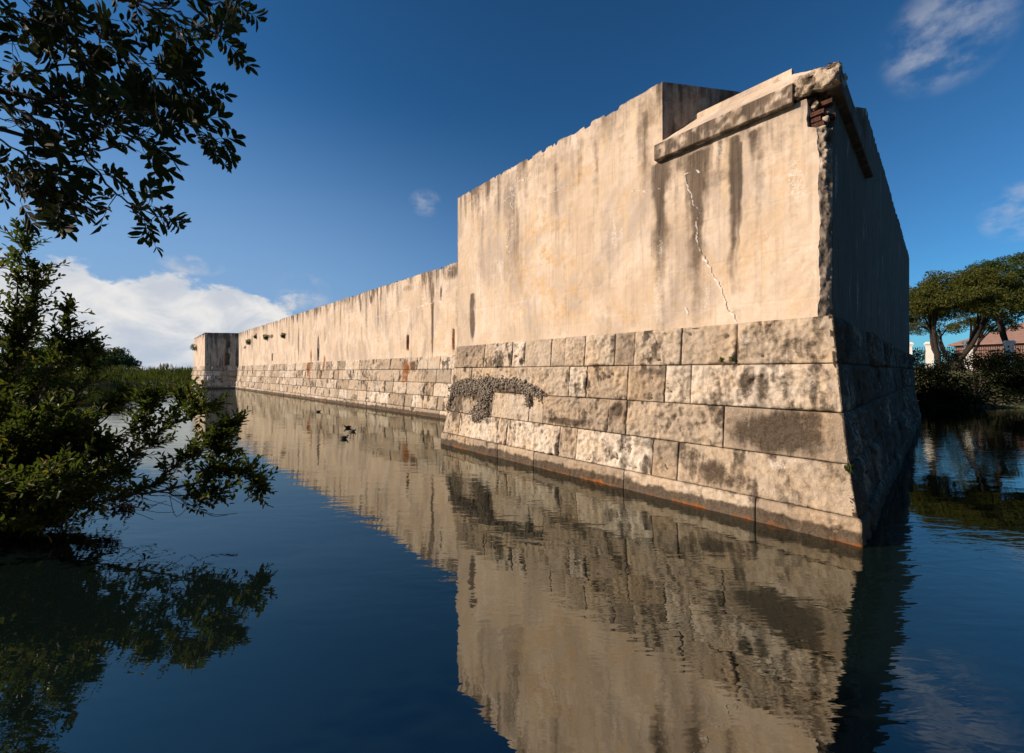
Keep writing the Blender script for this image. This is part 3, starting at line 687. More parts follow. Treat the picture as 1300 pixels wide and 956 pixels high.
# ---- spreading tree on the right bank, in front of the fence
def G(x, y): return float(ground(np.array([x]), np.array([y]))[0])
def umbrella_tree(label, bx, by, H, RX, RY, th, nclump, nleaf, mat, seed, lean=(0,0)):
    rs = random.Random(seed); z0 = G(bx, by); base = np.array([bx, by, z0]); boughs = []; clumps = []
    stems = 4
    for k in range(stems):
        a = k/stems*2*math.pi+rs.uniform(-.4,.4); sp = rs.uniform(.35,.55)
        end = base+np.array([math.cos(a)*RX*sp+lean[0], math.sin(a)*RY*sp+lean[1], H*.62])
        mid = base+(end-base)*.45+np.array([math.cos(a)*.3, math.sin(a)*.3, -.2])
        boughs.append(([base+np.array([math.cos(a)*.15, math.sin(a)*.15, -.3]), mid, end], .17, .07))
        for j in range(5):
            a2 = a+rs.uniform(-.9,.9); r = rs.uniform(.6,1.)
            e2 = base+np.array([math.cos(a2)*RX*r+lean[0], math.sin(a2)*RY*r+lean[1], H*rs.uniform(.58,.76)])
            boughs.append(([mid+(end-mid)*rs.uniform(.2,.9), (end+e2)/2+np.array([0,0,.25]), e2], .06, .018))
    for k in range(nclump):
        a = rs.uniform(0, 2*math.pi); r = math.sqrt(rs.random())*.98
        zz = z0+H*(.53+(.44-.30*r*r)*rs.random()**.8)
        c = (bx+lean[0]+math.cos(a)*RX*r, by+lean[1]+math.sin(a)*RY*r, zz)
        clumps.append((c, (rs.uniform(.45,.95), rs.uniform(.45,.95), rs.uniform(.25,.5)), nleaf))
    return make_tree('shade_tree', label, tuple(base), boughs, clumps, M[mat], (.13,.065), group='trees along the right bank', barkmat='blackbark')
umbrella_tree('spreading olive green tree with several leaning trunks beside the white fence pillar', 32.3, 29.3, 7.7, 4.2, 3.4, 4.0, 175, 420, 'leaf_olive', 3, (.75,0))
umbrella_tree('darker green tree cut by the right edge of the picture, taller than its neighbour', 40.8, 31.5, 9.9, 4.4, 4.4, 4.4, 100, 650, 'leaf_tree', 5)
umbrella_tree('hazy green tree far behind the fence, low between the two nearer crowns', 43.0, 38, 6.8, 4., 4., 2.8, 45, 450, 'leaf_olive', 8)

# ---- dark thicket along the right bank
rs = random.Random(14)
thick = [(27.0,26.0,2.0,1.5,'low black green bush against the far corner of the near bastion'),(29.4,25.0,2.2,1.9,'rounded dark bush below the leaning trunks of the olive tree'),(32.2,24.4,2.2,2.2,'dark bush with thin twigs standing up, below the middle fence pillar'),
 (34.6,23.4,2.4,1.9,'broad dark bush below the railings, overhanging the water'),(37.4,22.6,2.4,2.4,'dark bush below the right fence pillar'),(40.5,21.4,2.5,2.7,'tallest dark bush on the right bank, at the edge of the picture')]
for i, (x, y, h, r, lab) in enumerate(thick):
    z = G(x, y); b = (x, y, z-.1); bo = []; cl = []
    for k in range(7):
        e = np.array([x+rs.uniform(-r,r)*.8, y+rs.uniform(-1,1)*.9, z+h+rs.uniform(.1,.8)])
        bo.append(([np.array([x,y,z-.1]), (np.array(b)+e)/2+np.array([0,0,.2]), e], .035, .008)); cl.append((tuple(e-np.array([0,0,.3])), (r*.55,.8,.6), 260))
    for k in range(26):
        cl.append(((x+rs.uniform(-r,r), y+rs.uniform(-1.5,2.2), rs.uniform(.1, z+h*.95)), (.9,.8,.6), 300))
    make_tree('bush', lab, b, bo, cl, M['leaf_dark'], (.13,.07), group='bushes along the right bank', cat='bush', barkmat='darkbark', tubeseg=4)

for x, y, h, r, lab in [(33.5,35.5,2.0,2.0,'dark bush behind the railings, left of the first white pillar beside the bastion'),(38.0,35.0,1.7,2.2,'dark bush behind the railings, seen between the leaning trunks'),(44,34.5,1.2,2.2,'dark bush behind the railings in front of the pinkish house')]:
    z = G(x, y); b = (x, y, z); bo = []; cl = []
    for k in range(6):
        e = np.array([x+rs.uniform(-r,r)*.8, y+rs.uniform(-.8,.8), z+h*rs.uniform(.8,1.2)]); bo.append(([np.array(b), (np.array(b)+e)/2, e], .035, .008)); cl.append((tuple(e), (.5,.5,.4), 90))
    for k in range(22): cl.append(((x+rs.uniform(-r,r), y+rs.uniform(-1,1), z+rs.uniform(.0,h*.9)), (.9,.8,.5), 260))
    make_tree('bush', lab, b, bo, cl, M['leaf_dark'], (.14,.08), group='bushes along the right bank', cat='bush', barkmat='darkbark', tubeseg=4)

# ---- hill of dark trees, far left
rs = random.Random(5)
hl = [(-92,80,7.4,6.5,'broad dark tree in the wood left of the moat end, highest of the row'),(-86,79,6.6,4.8,'dark tree stepping down from the highest one on the left horizon'),(-81.5,80,4.8,4.0,'small dark tree lowest of the row, nearest the walkers'),(-101,78,8.8,8,'dark tree half hidden behind the big leafy shrub')]
for x, y, h, r, lab in hl:
    z = G(x, y); b = (x, y, z); bo = [([np.array(b), np.array([x+.2,y,z+h*.5]), np.array([x,y,z+h*.8])], .3, .08)]; cl = []
    for k in range(4):
        a = k*1.6; bo.append(([np.array([x,y,z+h*.25]), np.array([x+math.cos(a)*r*.3,y+math.sin(a)*r*.3,z+h*.45]), np.array([x+math.cos(a)*r*.6,y+math.sin(a)*r*.6,z+h*.6])], .15, .05))
    for k in range(60):
        a = rs.uniform(0, 6.28); rr_ = math.sqrt(rs.random()); cl.append(((x+math.cos(a)*r*rr_, y+math.sin(a)*r*rr_, z+h*(1-rr_**2*.75)*rs.uniform(.25,.92)), (1.5,1.5,.9), 160))
    make_tree('round_tree', lab, b, bo, cl, M['leaf_tree'], (.34,.2), group='dark trees on the left horizon')

# ---- grass on the far bank (uncountable)
n = 26000
gxx = RNG.uniform(-104, -42, n); gyy = RNG.uniform(56, 84, n); s_ = sdf(gxx, gyy); k = (s_ > -.3) & (s_ < 12); gxx, gyy = gxx[k], gyy[k]
st_ = (gxx+40.4)*0.708+(gyy-51.3)*0.706; k = (st_ < -.3) | ((gxx+40.4)*uC[0]+(gyy-51.3)*uC[1] > 11.8); gxx, gyy = gxx[k], gyy[k]
gz = ground(gxx, gyy); n = len(gz); P = np.stack([gxx, gyy, gz-.05], -1)
ac = Acc(); D = unit(np.array([0,0,1.])+RNG.normal(size=(n,3))*.22)
ac.leaves(P, D, unit(RNG.normal(size=(n,3))), (.5+.9*RNG.random(n))*(.8+.5*sstep(-.2,.5,fbm(gxx,gyy,0.,.25,3))), .10, fold=.1, shape=(.3,.6,.7))
tag(ac.build('grass', M['grass']), kind='stuff')

# ---- leafy shrub over the water, left foreground
def shrub():
    base = pos(-70, 655, 5.6); base[2] = G(base[0], base[1])
    o = tag(empty('shrub', tuple(base)), 'big leafy green shrub leaning out over the water at the left edge', 'shrub')
    B = []
    def b(pts, r, tw, ll=.095): B.append(([pos(*p) for p in pts], r, tw, ll))
    rt = (-70, 668, 5.5)
    b([rt,(-15,560,5.7),(15,430,5.9),(30,300,6.0)], .03, 95)
    b([rt,(-40,520,5.8),(-25,400,6.2),(-8,335,6.3)], .03, 80)
    b([(5,520,5.8),(40,420,6.0),(52,345,6.1)], .018, 60)
    b([rt,(20,560,5.9),(70,450,6.2),(86,395,6.3)], .028, 75)
    b([(40,520,6.0),(90,460,6.3),(108,437,6.4)], .016, 60)
    b([rt,(40,590,5.8),(105,500,6.1),(120,450,6.3)], .025, 80)
    b([rt,(60,610,5.6),(120,545,5.8),(158,505,6.0)], .022, 80)
    b([rt,(60,635,5.5),(140,600,5.5),(205,545,5.6),(236,502,5.7)], .028, 105)
    b([(140,600,5.5),(180,545,5.6),(192,508,5.7)], .014, 65)
    b([rt,(70,645,5.4),(165,628,5.4),(235,585,5.4),(295,545,5.5)], .028, 105)
    b([(165,628,5.4),(250,612,5.4),(300,600,5.4),(328,619,5.3)], .018, 75)
    b([(180,620,5.3),(240,630,5.2),(285,625,5.2)], .012, 34)
    b([(205,545,5.6),(235,530,5.6),(262,520,5.6)], .009, 38)
    b([(235,585,5.4),(262,565,5.4),(288,575,5.4)], .008, 34)
    b([rt,(40,620,5.4),(90,575,5.3),(130,575,5.3)], .02, 75)
    b([rt,(30,640,5.2),(90,625,5.0),(150,600,5.0)], .02, 70)
    # darker bulk behind and low down
    for k in range(105):
        px = random.uniform(-220, 100); py = random.uniform(350+max(0,(px-20))*1.05+max(0,-px-60)*-.3, 640); d = random.uniform(5.6, 8.)
        b([(-70+random.uniform(-60,30), 660, d), ((px-60)/2+random.uniform(-30,30), (py+650)/2, d), (px, py, d)], .016, 44)
    for k in range(46):
        px = random.uniform(-60, 165); py = random.uniform(510, 650); d = random.uniform(4.9, 6.8)
        b([(-70, 655, d), (px*.5-30, (py+650)/2, d), (px, py, d)], .014, 44)
    for k in range(34):
        px = random.uniform(-110, 105); py = random.uniform(585, 668); d = random.uniform(4.5, 5.6)
        b([(-110, 660, d), (px*.5-60, (py+655)/2, d), (px, py, d)], .012, 46)
    wood = Acc(); LA = []
    for pts, r, tw, ll in B:
        P = smooth_path(pts, 18, .012); wood.tube(P, np.linspace(r, .005, len(P)), 6)
        T = np.gradient(P, axis=0)
        for k in range(tw):
            f = RNG.random()**.75; f = .22+.78*f if r > .02 else .3+.7*f
            i = min(int(f*(len(P)-1)), len(P)-2); p = P[i]+(P[i+1]-P[i])*(f*(len(P)-1)-i)
            d = unit(unit(T[i])*.8+RNG.normal(size=3)*.75+np.array([0,0,.45])); L = RNG.uniform(.12,.38)*(1.25-.4*f)
            p2 = p+d*L
            if p2[2] < .04: continue
            wood.tube([p, p+d*L*.5+np.array([0,0,.01]), p2], np.array([.0035,.0028,.0018]), 3)
            twig_leaves(LA, p, d, L, int(RNG.integers(7, 13)), ll*RNG.uniform(.75,1.2), .038, .5)
    # bare drooping twigs near the water
    for k in range(26):
        p0 = pos(random.uniform(90,240), random.uniform(612,640), random.uniform(5.1,5.6))
        p1 = p0+np.array([random.uniform(.1,.5), random.uniform(-.2,.2), random.uniform(-.25,-.05)]); p1[2] = max(p1[2], .03)
        p2 = p1+np.array([random.uniform(.1,.4), random.uniform(-.1,.1), random.uniform(-.05,.15)]); p2[2] = max(p2[2], .03)
        wood.tube(smooth_path([p0,p1,p2], 8), .004, 3)
    wood.build('branches', M['bark'], o, base)
    ac = Acc(); flush(ac, LA, fold=.18, shape=(.35,.72,.85)); ac.build('foliage', M['leaf_shrub'], o, base)
shrub()

# ---- overhanging tree, its trunk out of frame at left
def overhang():
    base = np.array([-4.9, .9, G(-4.9, .9)])
    o = tag(empty('overhanging_tree', tuple(base)), 'dark boughs of compound leaves hanging into the upper left corner against the sky', 'tree')
    wood = Acc(); fork = base+np.array([.3,.2,2.6])
    P = smooth_path([base-np.array([0,0,.3]), base+np.array([.1,.05,1.3]), fork, fork+np.array([-.3,.2,1.6])], 14); wood.tube(P, np.linspace(.19,.09,14), 10)
    B = [([(-60,70),(0,88),(35,97),(70,84),(112,78),(126,60),(128,42)], 2.2, .008, 9),
         ([(-60,100),(10,130),(60,165),(100,192),(130,225),(155,250),(188,270),(212,278)], 2.1, .009, 24),
         ([(-70,110),(0,115),(60,128),(130,138),(200,145),(250,165),(282,182)], 2.25, .009, 50),
         ([(20,-40),(90,5),(140,30),(158,72),(190,96),(220,104),(245,112)], 2.35, .009, 40),
         ([(90,-60),(160,-8),(220,12),(255,35),(280,46)], 2.15, .007, 22),
         ([(190,-40),(240,-8),(280,6),(302,10)], 2.1, .006, 16),
         ([(-60,150),(-10,172),(30,195),(62,215),(82,240),(76,266)], 2.2, .007, 34),
         ([(-60,190),(-20,205),(20,232),(50,240),(74,250)], 2.3, .006, 34),
         ([(60,128),(100,112),(150,110),(215,88)], 2.3, .005, 20),
         ([(100,192),(150,185),(190,165),(232,150)], 2.15, .005, 22),
         ([(-40,20),(20,22),(60,30),(100,28)], 2.3, .006, 26),
         ([(0,-30),(50,0),(90,50),(100,66)], 2.4, .006, 20), ([(120,-30),(190,5),(225,40),(236,70)], 2.4, .006, 20),
         ([(-20,60),(30,50),(60,62)], 2.5, .005, 14), ([(20,140),(70,150),(120,160),(160,150)], 2.4, .005, 24), ([(120,140),(160,120),(200,125)], 2.45, .004, 16), ([(-40,130),(0,150),(40,160)], 2.4, .005, 14)]
    LA = []
    def pinnate(p, d, L, n, ll):
        d = unit(d); s = unit(np.cross(d, np.array([0,.9,.45])+RNG.normal(size=3)*.35)); nn = np.cross(s, d)
        k = np.linspace(.22, 1, n)
        pts = p+d*L*k[:, None]-np.array([0,0,1.])*(.12*L*k*k)[:, None]
        wood.tube(np.concatenate([[p], pts]), .0012, 3)
        for sg in (-1, 1):
            D = d*.75+s*sg*.95+RNG.normal(size=(n,3))*.14
            LA.append((pts, D, unit(nn+RNG.normal(size=(n,3))*.35), ll*(.55+.5*np.sin(k*2.2))*(.85+.3*RNG.random(n)), ll*.36*(.8+.4*RNG.random(n))))
        LA.append((pts[-1:], d[None]+0., nn[None]+0., np.array([ll*1.05]), np.array([ll*.38])))
    for pts, d, r, nt in B:
        q = [pos(px, py, d+.22*math.sin(i*1.7+px*.02)) for i, (px, py) in enumerate(pts)]
        P = smooth_path(q, 26, .006); wood.tube(P, np.linspace(r, .0025, len(P)), 6)
        T = np.gradient(P, axis=0)
        if q[0][0] < -2.2 or pts[0][1] < -10:
            wood.tube(smooth_path([fork+np.array([0,0,random.uniform(-.3,1.2)]), (fork+q[0])/2+np.array([0,0,.35]), q[0]], 12), np.linspace(.05, r, 12), 7)
        for k in range(int(nt*.72)):
            f = .12+.88*RNG.random()**.8; i = min(int(f*(len(P)-1)), len(P)-2); p = P[i]
            side = RNG.normal(size=3)*np.array([.9,.7,.9])
            dd = unit(unit(T[i])*.7+side*.6+np.array([.1,0,-.12]))
            L = RNG.uniform(.02,.10); p2 = p+dd*L; wood.tube([p, p2], .002, 3)
            pinnate(p2, dd+RNG.normal(size=3)*.15, RNG.uniform(.08,.13), int(RNG.integers(3,5)), RNG.uniform(.062,.088))
            if RNG.random() < .25: pinnate(p+dd*L*.5, dd+RNG.normal(size=3)*.5, RNG.uniform(.06,.10), 3, RNG.uniform(.05,.07))
        for k in range(2): pinnate(P[-1], T[-1]+RNG.normal(size=3)*.02, .12, 4, .075)
    # the rest of the crown, left of and behind the frame
    for k in range(30):
        c = np.array([random.uniform(-9,-4.3), random.uniform(-1.5,2.0), random.uniform(3.6,7.0)])
        if c[0] > -1.5*c[1]-.7 and c[1] > 0: continue
        wood.tube(smooth_path([fork+np.array([0,0,.6]), (fork+c)/2+np.array([0,0,.3]), c], 8), np.linspace(.04,.01,8), 5)
        n = 420; v = unit(RNG.normal(size=(n,3)))*(RNG.random((n,1))**.4)*np.array([.8,.7,.5])
        LA.append((v+c, unit(RNG.normal(size=(n,3))), unit(np.array([0,0,1.])+RNG.normal(size=(n,3))*.6), .08+.03*RNG.random(n), .035+.01*RNG.random(n)))
    wood.build('boughs', M['darkbark'], o, base)
    ac = Acc(); flush(ac, LA, fold=.12, shape=(.42,.78,.85)); ac.build('foliage', M['leaf_over'], o, base)
overhang()

# ---- unseen trees added behind the viewer to hold back skylight (uncountable)
ac = Acc(); LA = []
for k in range(150):
    x = random.uniform(-26, 60); y = random.uniform(-16, -4.5); h = random.uniform(1., 11.5); n = 260
    v = unit(RNG.normal(size=(n,3)))*(RNG.random((n,1))**.5)*np.array([2.1,1.6,1.5])
    LA.append((v+np.array([x,y,h]), unit(RNG.normal(size=(n,3))), unit(RNG.normal(size=(n,3))), .42+.2*RNG.random(n), .26+.1*RNG.random(n)))
for k in range(16):
    x = -24+k*5.3+random.uniform(-1,1); y = random.uniform(-12,-6); ac.tube([[x,y,0],[x+.3,y,4],[x+.2,y+.3,9]], [.3,.22,.08], 7)
flush(ac, LA); tag(ac.build('skylight_block_trees', M['leaf_tree']), kind='stuff')

# ---- small plants rooted in the masonry
def tuft(face, px, py, b, r, n, lab, mat='leaf_shrub', leaf=.06, hang=-.1):
    a, z, d = face.inv(px, py, b); p = face.pt(a, b, z)
    o = tag(empty('wall_plant', tuple(p)), lab, 'plant', 'small plants rooted in the masonry')
    out = np.array([-face.n[0], -face.n[1], 0.]); ac = Acc()
    v = unit(RNG.normal(size=(n,3)))*(RNG.random((n,1))**.5)*r; P = p+v+out*r*.5
    ac.leaves(P, unit(v+out*.02+np.array([0,0,hang])), unit(RNG.normal(size=(n,3))), leaf*(.6+.8*RNG.random(n)), leaf*.45); ac.build('leaves', M[mat], o, p)
    ac = Acc()
    for k in range(6): ac.tube([p, p+out*r*.3+RNG.normal(size=3)*r*.2, p+out*r*.5+RNG.normal(size=3)*r*.6], .006*max(1, r*4), 3)
    ac.build('stems', M['bark'], o, p)
tuft(CURT, 339, 428, BW, .26, 300, 'widest dark green tuft high on the long wall towards its far end', leaf=.11)
tuft(CURT, 361, 426, BW, .20, 240, 'round green tuft high on the long wall, nearest to us of the high ones', leaf=.11)
tuft(CURT, 325.5, 427, BW, .20, 200, 'tall narrow yellow green tuft just under the top of the long wall', 'leaf_olive', leaf=.11, hang=-.5)
tuft(CURT, 317, 434, BW, .28, 260, 'dark weeds in a hollow of the long wall beside the far bastion', leaf=.11)
tuft(FRONT, 917, 458, .25, .045, 90, 'small rusty weed in the joint under the top stone course of the near bastion', 'leaf_olive', leaf=.03, hang=.2)
tuft(FRONT, 930, 457, .25, .05, 90, 'small rusty weed in the same joint, right of its twin', 'leaf_olive', leaf=.03, hang=.2)
tuft(FRONT, 1079, 592, .10, .05, 110, 'small green weed on the corner of the near bastion above the lowest big stone', 'leaf_shrub', leaf=.04, hang=-.4)
tuft(FARFACE, 249.5, 441, BW, .45, 300, 'dark tuft on the crumbling far edge of the far bastion', leaf=.15)

# ------------------------------------------------------------------ fence with white pillars
fp = [pos(1126,460,31.9), pos(1153,470,31.5), pos(1180,470,31.0), pos(1229,470,30.3), pos(1281,470,29.6), pos(1336,470,29.), pos(1390,470,28.5)]
fx = fp[1][:2]; fence = tag(empty('fence', (fx[0], fx[1], G(*fx))), 'black iron railing with white square pillars on top of the right bank', 'fence')
fo = np.array([fx[0], fx[1], G(*fx)]); ang = -.62
for i, p in enumerate(fp):
    g = G(p[0], p[1]); ac = Acc(); zt = 4.35
    ac.box((p[0], p[1], (g-.3+zt)/2), (.40, .40, zt-g+.3), ang); po = ac.build('pillar', M['white'], fence, fo)
    ac = Acc(); ac.box((p[0], p[1], zt+.06), (.54,.54,.115), ang); ac.box((p[0], p[1], zt+.16), (.42,.42,.08), ang)
    ac.box((p[0], p[1], zt-.09), (.46,.46,.05), ang); c = ac.build('pillar_cap', M['white'], po, fo)
for i in range(len(fp)-1):
    a, b = fp[i], fp[i+1]; ac = Acc(); zb_, zt_ = G(a[0], a[1])+.12, 4.05; L = np.hypot(*(b-a)[:2]); n = int(L/.13)
    for z in (zb_, zt_-.22): ac.tube([[a[0],a[1],z],[b[0],b[1],z]], .025, 4)
    for k in range(1, n):
        q = a+(b-a)*k/n; ac.tube([[q[0],q[1],zb_-.05],[q[0],q[1],zt_+.0]], .013, 4); ac.tube([[q[0],q[1],zt_],[q[0],q[1],zt_+.04],[q[0],q[1],zt_+.12]], np.array([.012,.03,.003]), 4)
    ac.build('railing_panel', M['iron'], fence, fo)

# ------------------------------------------------------------------ house behind the fence
hx, hy = 64.5, 48.0; hz = G(hx, hy); ha = R(28)
house = tag(empty('house', (hx, hy, hz)), 'long low house with a pinkish brown hipped roof behind the railings', 'house'); ho = np.array([hx, hy, hz])
def hp(x, y, z): return [hx+math.cos(ha)*x-math.sin(ha)*y, hy+math.sin(ha)*x+math.cos(ha)*y, hz+z]
W_, D_ = 9., 5.; ac = Acc(); ac.box(hp(0,0,1.6), (2*W_,2*D_,3.2), ha); ac.build('wall', M['pink'], house, ho)
e = .5; ac = Acc()
V = [hp(-W_-e,-D_-e,3.1), hp(W_+e,-D_-e,3.1), hp(W_+e,D_+e,3.1), hp(-W_-e,D_+e,3.1), hp(-W_+D_*.8,0,5.9), hp(W_-D_*.8,0,5.9), hp(-W_-e,-D_-e,3.25), hp(W_+e,-D_-e,3.25), hp(W_+e,D_+e,3.25), hp(-W_-e,D_+e,3.25)]
ac.add(V, [(0,3,2,1),(6,7,5,4),(7,8,5),(8,9,4,5),(9,6,4),(0,1,7,6),(1,2,8,7),(2,3,9,8),(3,0,6,9)], smooth=False); ac.build('roof', M['rooft'], house, ho)
for k in range(6):
    x = -7.2+k*2.9; ac = Acc(); ac.box(hp(x,-D_-.03,1.7), (1.2,.10,1.6), ha); w = ac.build('window', M['white'], house, ho)
    ac = Acc()
    for s in (-.29,.29): ac.box(hp(x+s,-D_-.075,1.7), (.5,.03,1.4), ha)
    ac.build('pane', M['glass'], w, ho)
    # white posts of the veranda
for k in range(7):
    ac = Acc(); ac.box(hp(-8.6+k*2.85,-D_-1.2,1.5), (.22,.22,3.0), ha); ac.build('veranda_post', M['white'], house, ho)
ac = Acc()
ac.add([hp(-W_,-D_-1.5,2.95), hp(W_,-D_-1.5,2.95), hp(W_,-D_,3.3), hp(-W_,-D_,3.3), hp(-W_,-D_-1.5,2.83), hp(W_,-D_-1.5,2.83), hp(W_,-D_,3.18), hp(-W_,-D_,3.18)], [(0,1,2,3),(7,6,5,4),(0,4,5,1),(1,5,6,2),(3,7,4,0)], smooth=False)
ac.build('veranda_roof', M['rooft'], house, ho)

# ------------------------------------------------------------------ water birds
def bird(px, py, ang, lab, s=1., headup=True):
    p = pos(px, py, EYE*F/(py-HY)); p[2] = 0.
    o = tag(empty('waterbird', tuple(p), ang), lab, 'bird', 'dark water birds swimming below the long wall')
    def ring(c, r, ax=(0,1,0), n=10, sy=1., sz=1.): pass
    spine = np.array([(-.21,0,.085),(-.17,0,.075),(-.10,0,.065),(0,0,.06),(.09,0,.065),(.13,0,.085),(.145,0,.115),(.155,0,.14),(.175,0,.155),(.205,0,.152),(.225,0,.145)])*s
    rad = np.array([.004,.035,.068,.08,.062,.038,.026,.027,.036,.026,.008])*s
    ac = Acc(); ac.tube(spine, rad, 12); b = ac.build('body', M['feather'], o)
    ac = Acc(); ac.tube(np.array([(.222,0,.146),(.245,0,.138),(.262,0,.132)])*s, np.array([.012,.009,.003])*s, 6); ac.build('bill', M['bill'], o)
    for sg in (-1,1):
        ac = Acc(); ac.tube(np.array([(.06,sg*.065,.085),(-.04,sg*.078,.09),(-.12,sg*.05,.09),(-.19,sg*.02,.09)])*s, np.array([.02,.035,.025,.004])*s, 8); ac.build('wing', M['feather'], o)
    return o
bird(441.5, 543.5, R(215), 'dark water bird nearest the wall of the close pair', .68)
bird(448.5, 548, R(-20), 'dark water bird just right of and touching its neighbour', .6)
bird(437, 557, R(-8), 'blackish water bird swimming to the right, nearest to us of all', .72)
bird(404.5, 523, R(20), 'small dark water bird alone, farthest off and closest to the long wall', .62)

# ------------------------------------------------------------------ walkers on the far bank
def skin(name, verts, edges, mat, parent, root=0):
    me = bpy.data.meshes.new(name); me.from_pydata([v[:3] for v in verts], edges, []); me.materials.append(mat)
    o = bpy.data.objects.new(name, me); COL.objects.link(o); o.parent = parent
    me.attributes.new('rnd', 'FLOAT', 'POINT')
    o.modifiers.new('skin', 'SKIN'); 
    for i, v in enumerate(verts):
        sv = me.skin_vertices[0].data[i]; sv.radius = (v[3], v[3]); sv.use_root = (i == root)
    m = o.modifiers.new('sub', 'SUBSURF'); m.levels = 1; m.render_levels = 1
    for q in me.polygons: q.use_smooth = True
    return o
def cloth(n, c): 
    M[n] = mat_simple(n, c, tuple(x*.8 for x in c), 8, .9, .1, .005); return M[n]
SK = mat_simple('skin_tone', (.45,.26,.18), (.42,.24,.16), 5, .6, .05, .002); HAIR = mat_simple('brown_hair', (.05,.03,.02), (.07,.045,.03), 30, .7, .2, .002)
def person(px, d, top, bot, ang, lab, stride=.12, sc=1.):
    p = pos(px, 469, d); p[2] = G(p[0], p[1])
    o = tag(empty('person', tuple(p), ang), lab, 'person', 'walkers on the far bank'); o.scale = (sc,)*3
    w = stride
    V = [(0,0,.95,.12),(0,0,1.15,.11),(0,0,1.38,.13),(0,0,1.50,.055),(0,.01,1.58,.07),(0,.01,1.68,.085),
         (-.09,0,.90,.09),(-.10,w*.6,.50,.06),(-.10,w,.08,.04),(-.10,w+.14,.04,.035),(.09,0,.90,.09),(.10,-w*.3,.50,.06),(.10,-w,.08,.04),(.10,-w+.14,.04,.035),
         (-.19,0,1.40,.055),(-.23,-.04,1.12,.042),(-.22,.04,.88,.03),(-.22,.06,.80,.025),(.19,0,1.40,.055),(.23,.02,1.12,.042),(.22,.12,.90,.03),(.22,.14,.82,.025)]
    E = [(0,1),(1,2),(2,3),(3,4),(4,5),(0,6),(6,7),(7,8),(8,9),(0,10),(10,11),(11,12),(12,13),(2,14),(14,15),(15,16),(16,17),(2,18),(18,19),(19,20),(20,21)]
    skin('body', V, E, SK, o)
    T = [(0,0,1.0,.14),(0,0,1.15,.13),(0,0,1.39,.145),(-.19,0,1.40,.07),(-.22,-.03,1.2,.06),(.19,0,1.40,.07),(.22,.01,1.2,.06)]
    skin('shirt', T, [(0,1),(1,2),(2,3),(3,4),(2,5),(5,6)], top, o)
    skin('trousers', [(0,0,.97,.135),(-.09,0,.88,.105),(-.10,w*.6,.50,.075),(-.10,w*.9,.2,.06),(.09,0,.88,.105),(.10,-w*.3,.50,.075),(.10,-w*.9,.2,.06)], [(0,1),(1,2),(2,3),(0,4),(4,5),(5,6)], bot, o)
    skin('hair', [(0,-.015,1.72,.088),(0,-.04,1.64,.075)], [(0,1)], HAIR, o)
person(203.5, 92, cloth('red_cloth', (.45,.06,.05)), cloth('navy_cloth', (.04,.05,.10)), R(150), 'leftmost of the three distant walkers, in a red top')
person(208, 93, cloth('white_cloth', (.7,.68,.66)), cloth('grey_cloth', (.2,.2,.2)), R(190), 'middle one of the three distant walkers, in a white top')
person(212.5, 92, cloth('pink_cloth', (.55,.18,.15)), cloth('beige_cloth', (.4,.35,.28)), R(170), 'rightmost of the three distant walkers, in a pinkish top')

# ------------------------------------------------------------------ light, sky
SUN_EL = 25.; S_az = math.atan2(-.99, -.10)          # towards the sun: x=-.99, y=-.10
sdir = Vector((math.sin(S_az)*math.cos(R(SUN_EL)), math.cos(S_az)*math.cos(R(SUN_EL)), math.sin(R(SUN_EL))))
sl = bpy.data.lights.new('sun', 'SUN'); sl.energy = 5.; sl.angle = R(.5); sl.color = (1., .80, .625)
so = bpy.data.objects.new('sun', sl); COL.objects.link(so); so.rotation_euler = sdir.to_track_quat('Z', 'Y').to_euler()
w = NT('World', True); scene.world = w.m
sky = w.n('ShaderNodeTexSky', sky_type='NISHITA'); sky.sun_disc = False; sky.sun_elevation = R(SUN_EL); sky.sun_rotation = S_az
sky.air_density = 1.0; sky.dust_density = .6; sky.ozone_density = 2.0
g = w.n('ShaderNodeTexCoord').outputs['Generated']
sep = w.n('ShaderNodeSeparateXYZ'); w.set(sep.inputs[0], g); gx_, gy_, gz_ = sep.outputs
az = w.math('ARCTAN2', gx_, gy_); el = w.math('ARCSINE', gz_)
cmb = w.n('ShaderNodeCombineXYZ'); w.set(cmb.inputs[0], az); w.set(cmb.inputs[1], w.math('MULTIPLY', el, 1.5)); cv = cmb.outputs[0]
skyc = w.mix(1., sky.outputs[0], (.27,.78,1.18), 'MULTIPLY')
deep = w.map(el, 0., 1.0, 1.12, .66, False)
dc = w.n('ShaderNodeVectorMath', operation='SCALE'); w.set(dc.inputs[0], skyc); w.set(dc.inputs['Scale'], deep); skyc = dc.outputs[0]
skyc = w.mix(w.math('MULTIPLY', w.map(el, .62, .0, 0., .95), w.map(az, R(22), R(-42), .12, 1.)), skyc, (2.9,4.5,7.0))
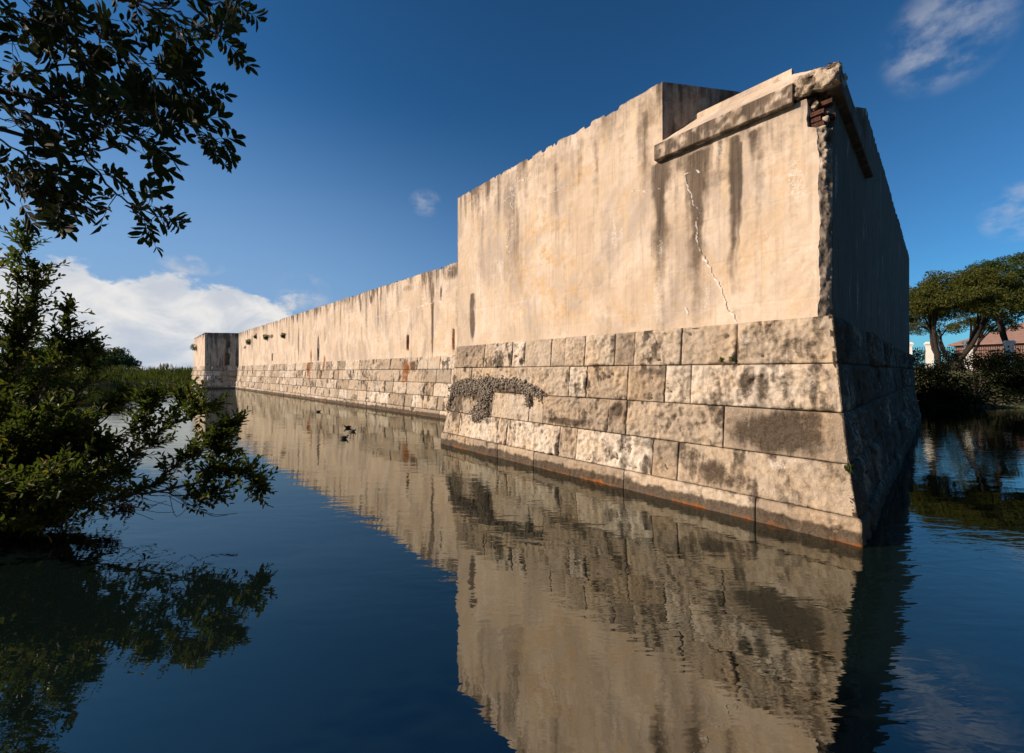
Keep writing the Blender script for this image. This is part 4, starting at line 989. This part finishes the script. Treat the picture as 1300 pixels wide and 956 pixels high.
# cumulus bank low on the left
prof_ = w.math('MULTIPLY', w.map(az, R(-22), R(-36), .62, 1.), w.map(az, R(-95), R(-65), .3, 1.)); prof_ = w.math('MULTIPLY', prof_, w.map(az, R(-20), R(-25)))
topel = w.math('MULTIPLY_ADD', prof_, R(12.6), R(-2.))
nz1 = w.noise(cv, 8.5, 9, .58, 0.)
e2 = w.math('ADD', w.math('SUBTRACT', topel, el), w.math('MULTIPLY', w.math('SUBTRACT', nz1, .5), R(13)))
dens = w.map(e2, R(-.4), R(.9))
shade = w.map(w.noise(cv, 9., 6, .6, .5), .35, .68, 0., 1.)
ccol = w.mix(shade, (6.3,6.7,7.4), (9.6,9.3,8.9))
out = w.mix(w.math('MULTIPLY', dens, w.map(el, 0., .12, .70, .95)), skyc, ccol)
# three thin wisps
def wisp(out, px, py, rad, sx, st, seed, el_s=2.):
    v = Vector(((px-CX)/F, 1, (HY-py)/F)).normalized(); a0 = math.atan2(v.x, v.y); e0 = math.asin(v.z)
    da = w.math('DIVIDE', w.math('SUBTRACT', az, a0), rad*sx); de = w.math('DIVIDE', w.math('SUBTRACT', el, e0), rad)
    q = w.math('ADD', w.math('MULTIPLY', da, da), w.math('MULTIPLY', de, de))
    n = w.noise(w.vmath('ADD', cv, (seed, seed*.7, 0.)), 13., 6, .58, .1)
    f = w.math('MULTIPLY', w.map(q, 1.0, 0.), w.map(n, .36, .68)); f = w.math('MULTIPLY', f, st)
    return w.mix(f, out, (6.4,6.5,7.0))
out = wisp(out, 1200, 45, .085, 1.1, .5, 2.3); out = wisp(out, 540, 258, .034, 1.3, .5, 5.7); out = wisp(out, 1296, 268, .05, 1., .8, 7.); out = wisp(out, 385, 372, .05, 1.3, .8, 9.); out = wisp(out, 245, 337, .022, 2.6, 1.2, 11.)
bg = w.n('ShaderNodeBackground'); w.set(bg.inputs[0], out); w.set(bg.inputs[1], .068)
wo = w.n('ShaderNodeOutputWorld'); w.t.links.new(bg.outputs[0], wo.inputs[0])

# ------------------------------------------------------------------ camera
cam = bpy.data.cameras.new('camera'); cam.sensor_width = 36; cam.lens = 36*F/1300; cam.shift_y = (HY-478)/1300; cam.clip_end = 5000; cam.clip_start = .05
co = bpy.data.objects.new('camera', cam); COL.objects.link(co); co.location = (0, 0, EYE); co.rotation_euler = (R(90), 0, 0)
scene.camera = co
vs = scene.view_settings; vs.view_transform = 'Standard'; vs.look = 'None'; vs.exposure = .44; vs.gamma = 1
scene.render.engine = 'CYCLES'
scene.cycles.max_bounces = 6; scene.cycles.sample_clamp_indirect = 8
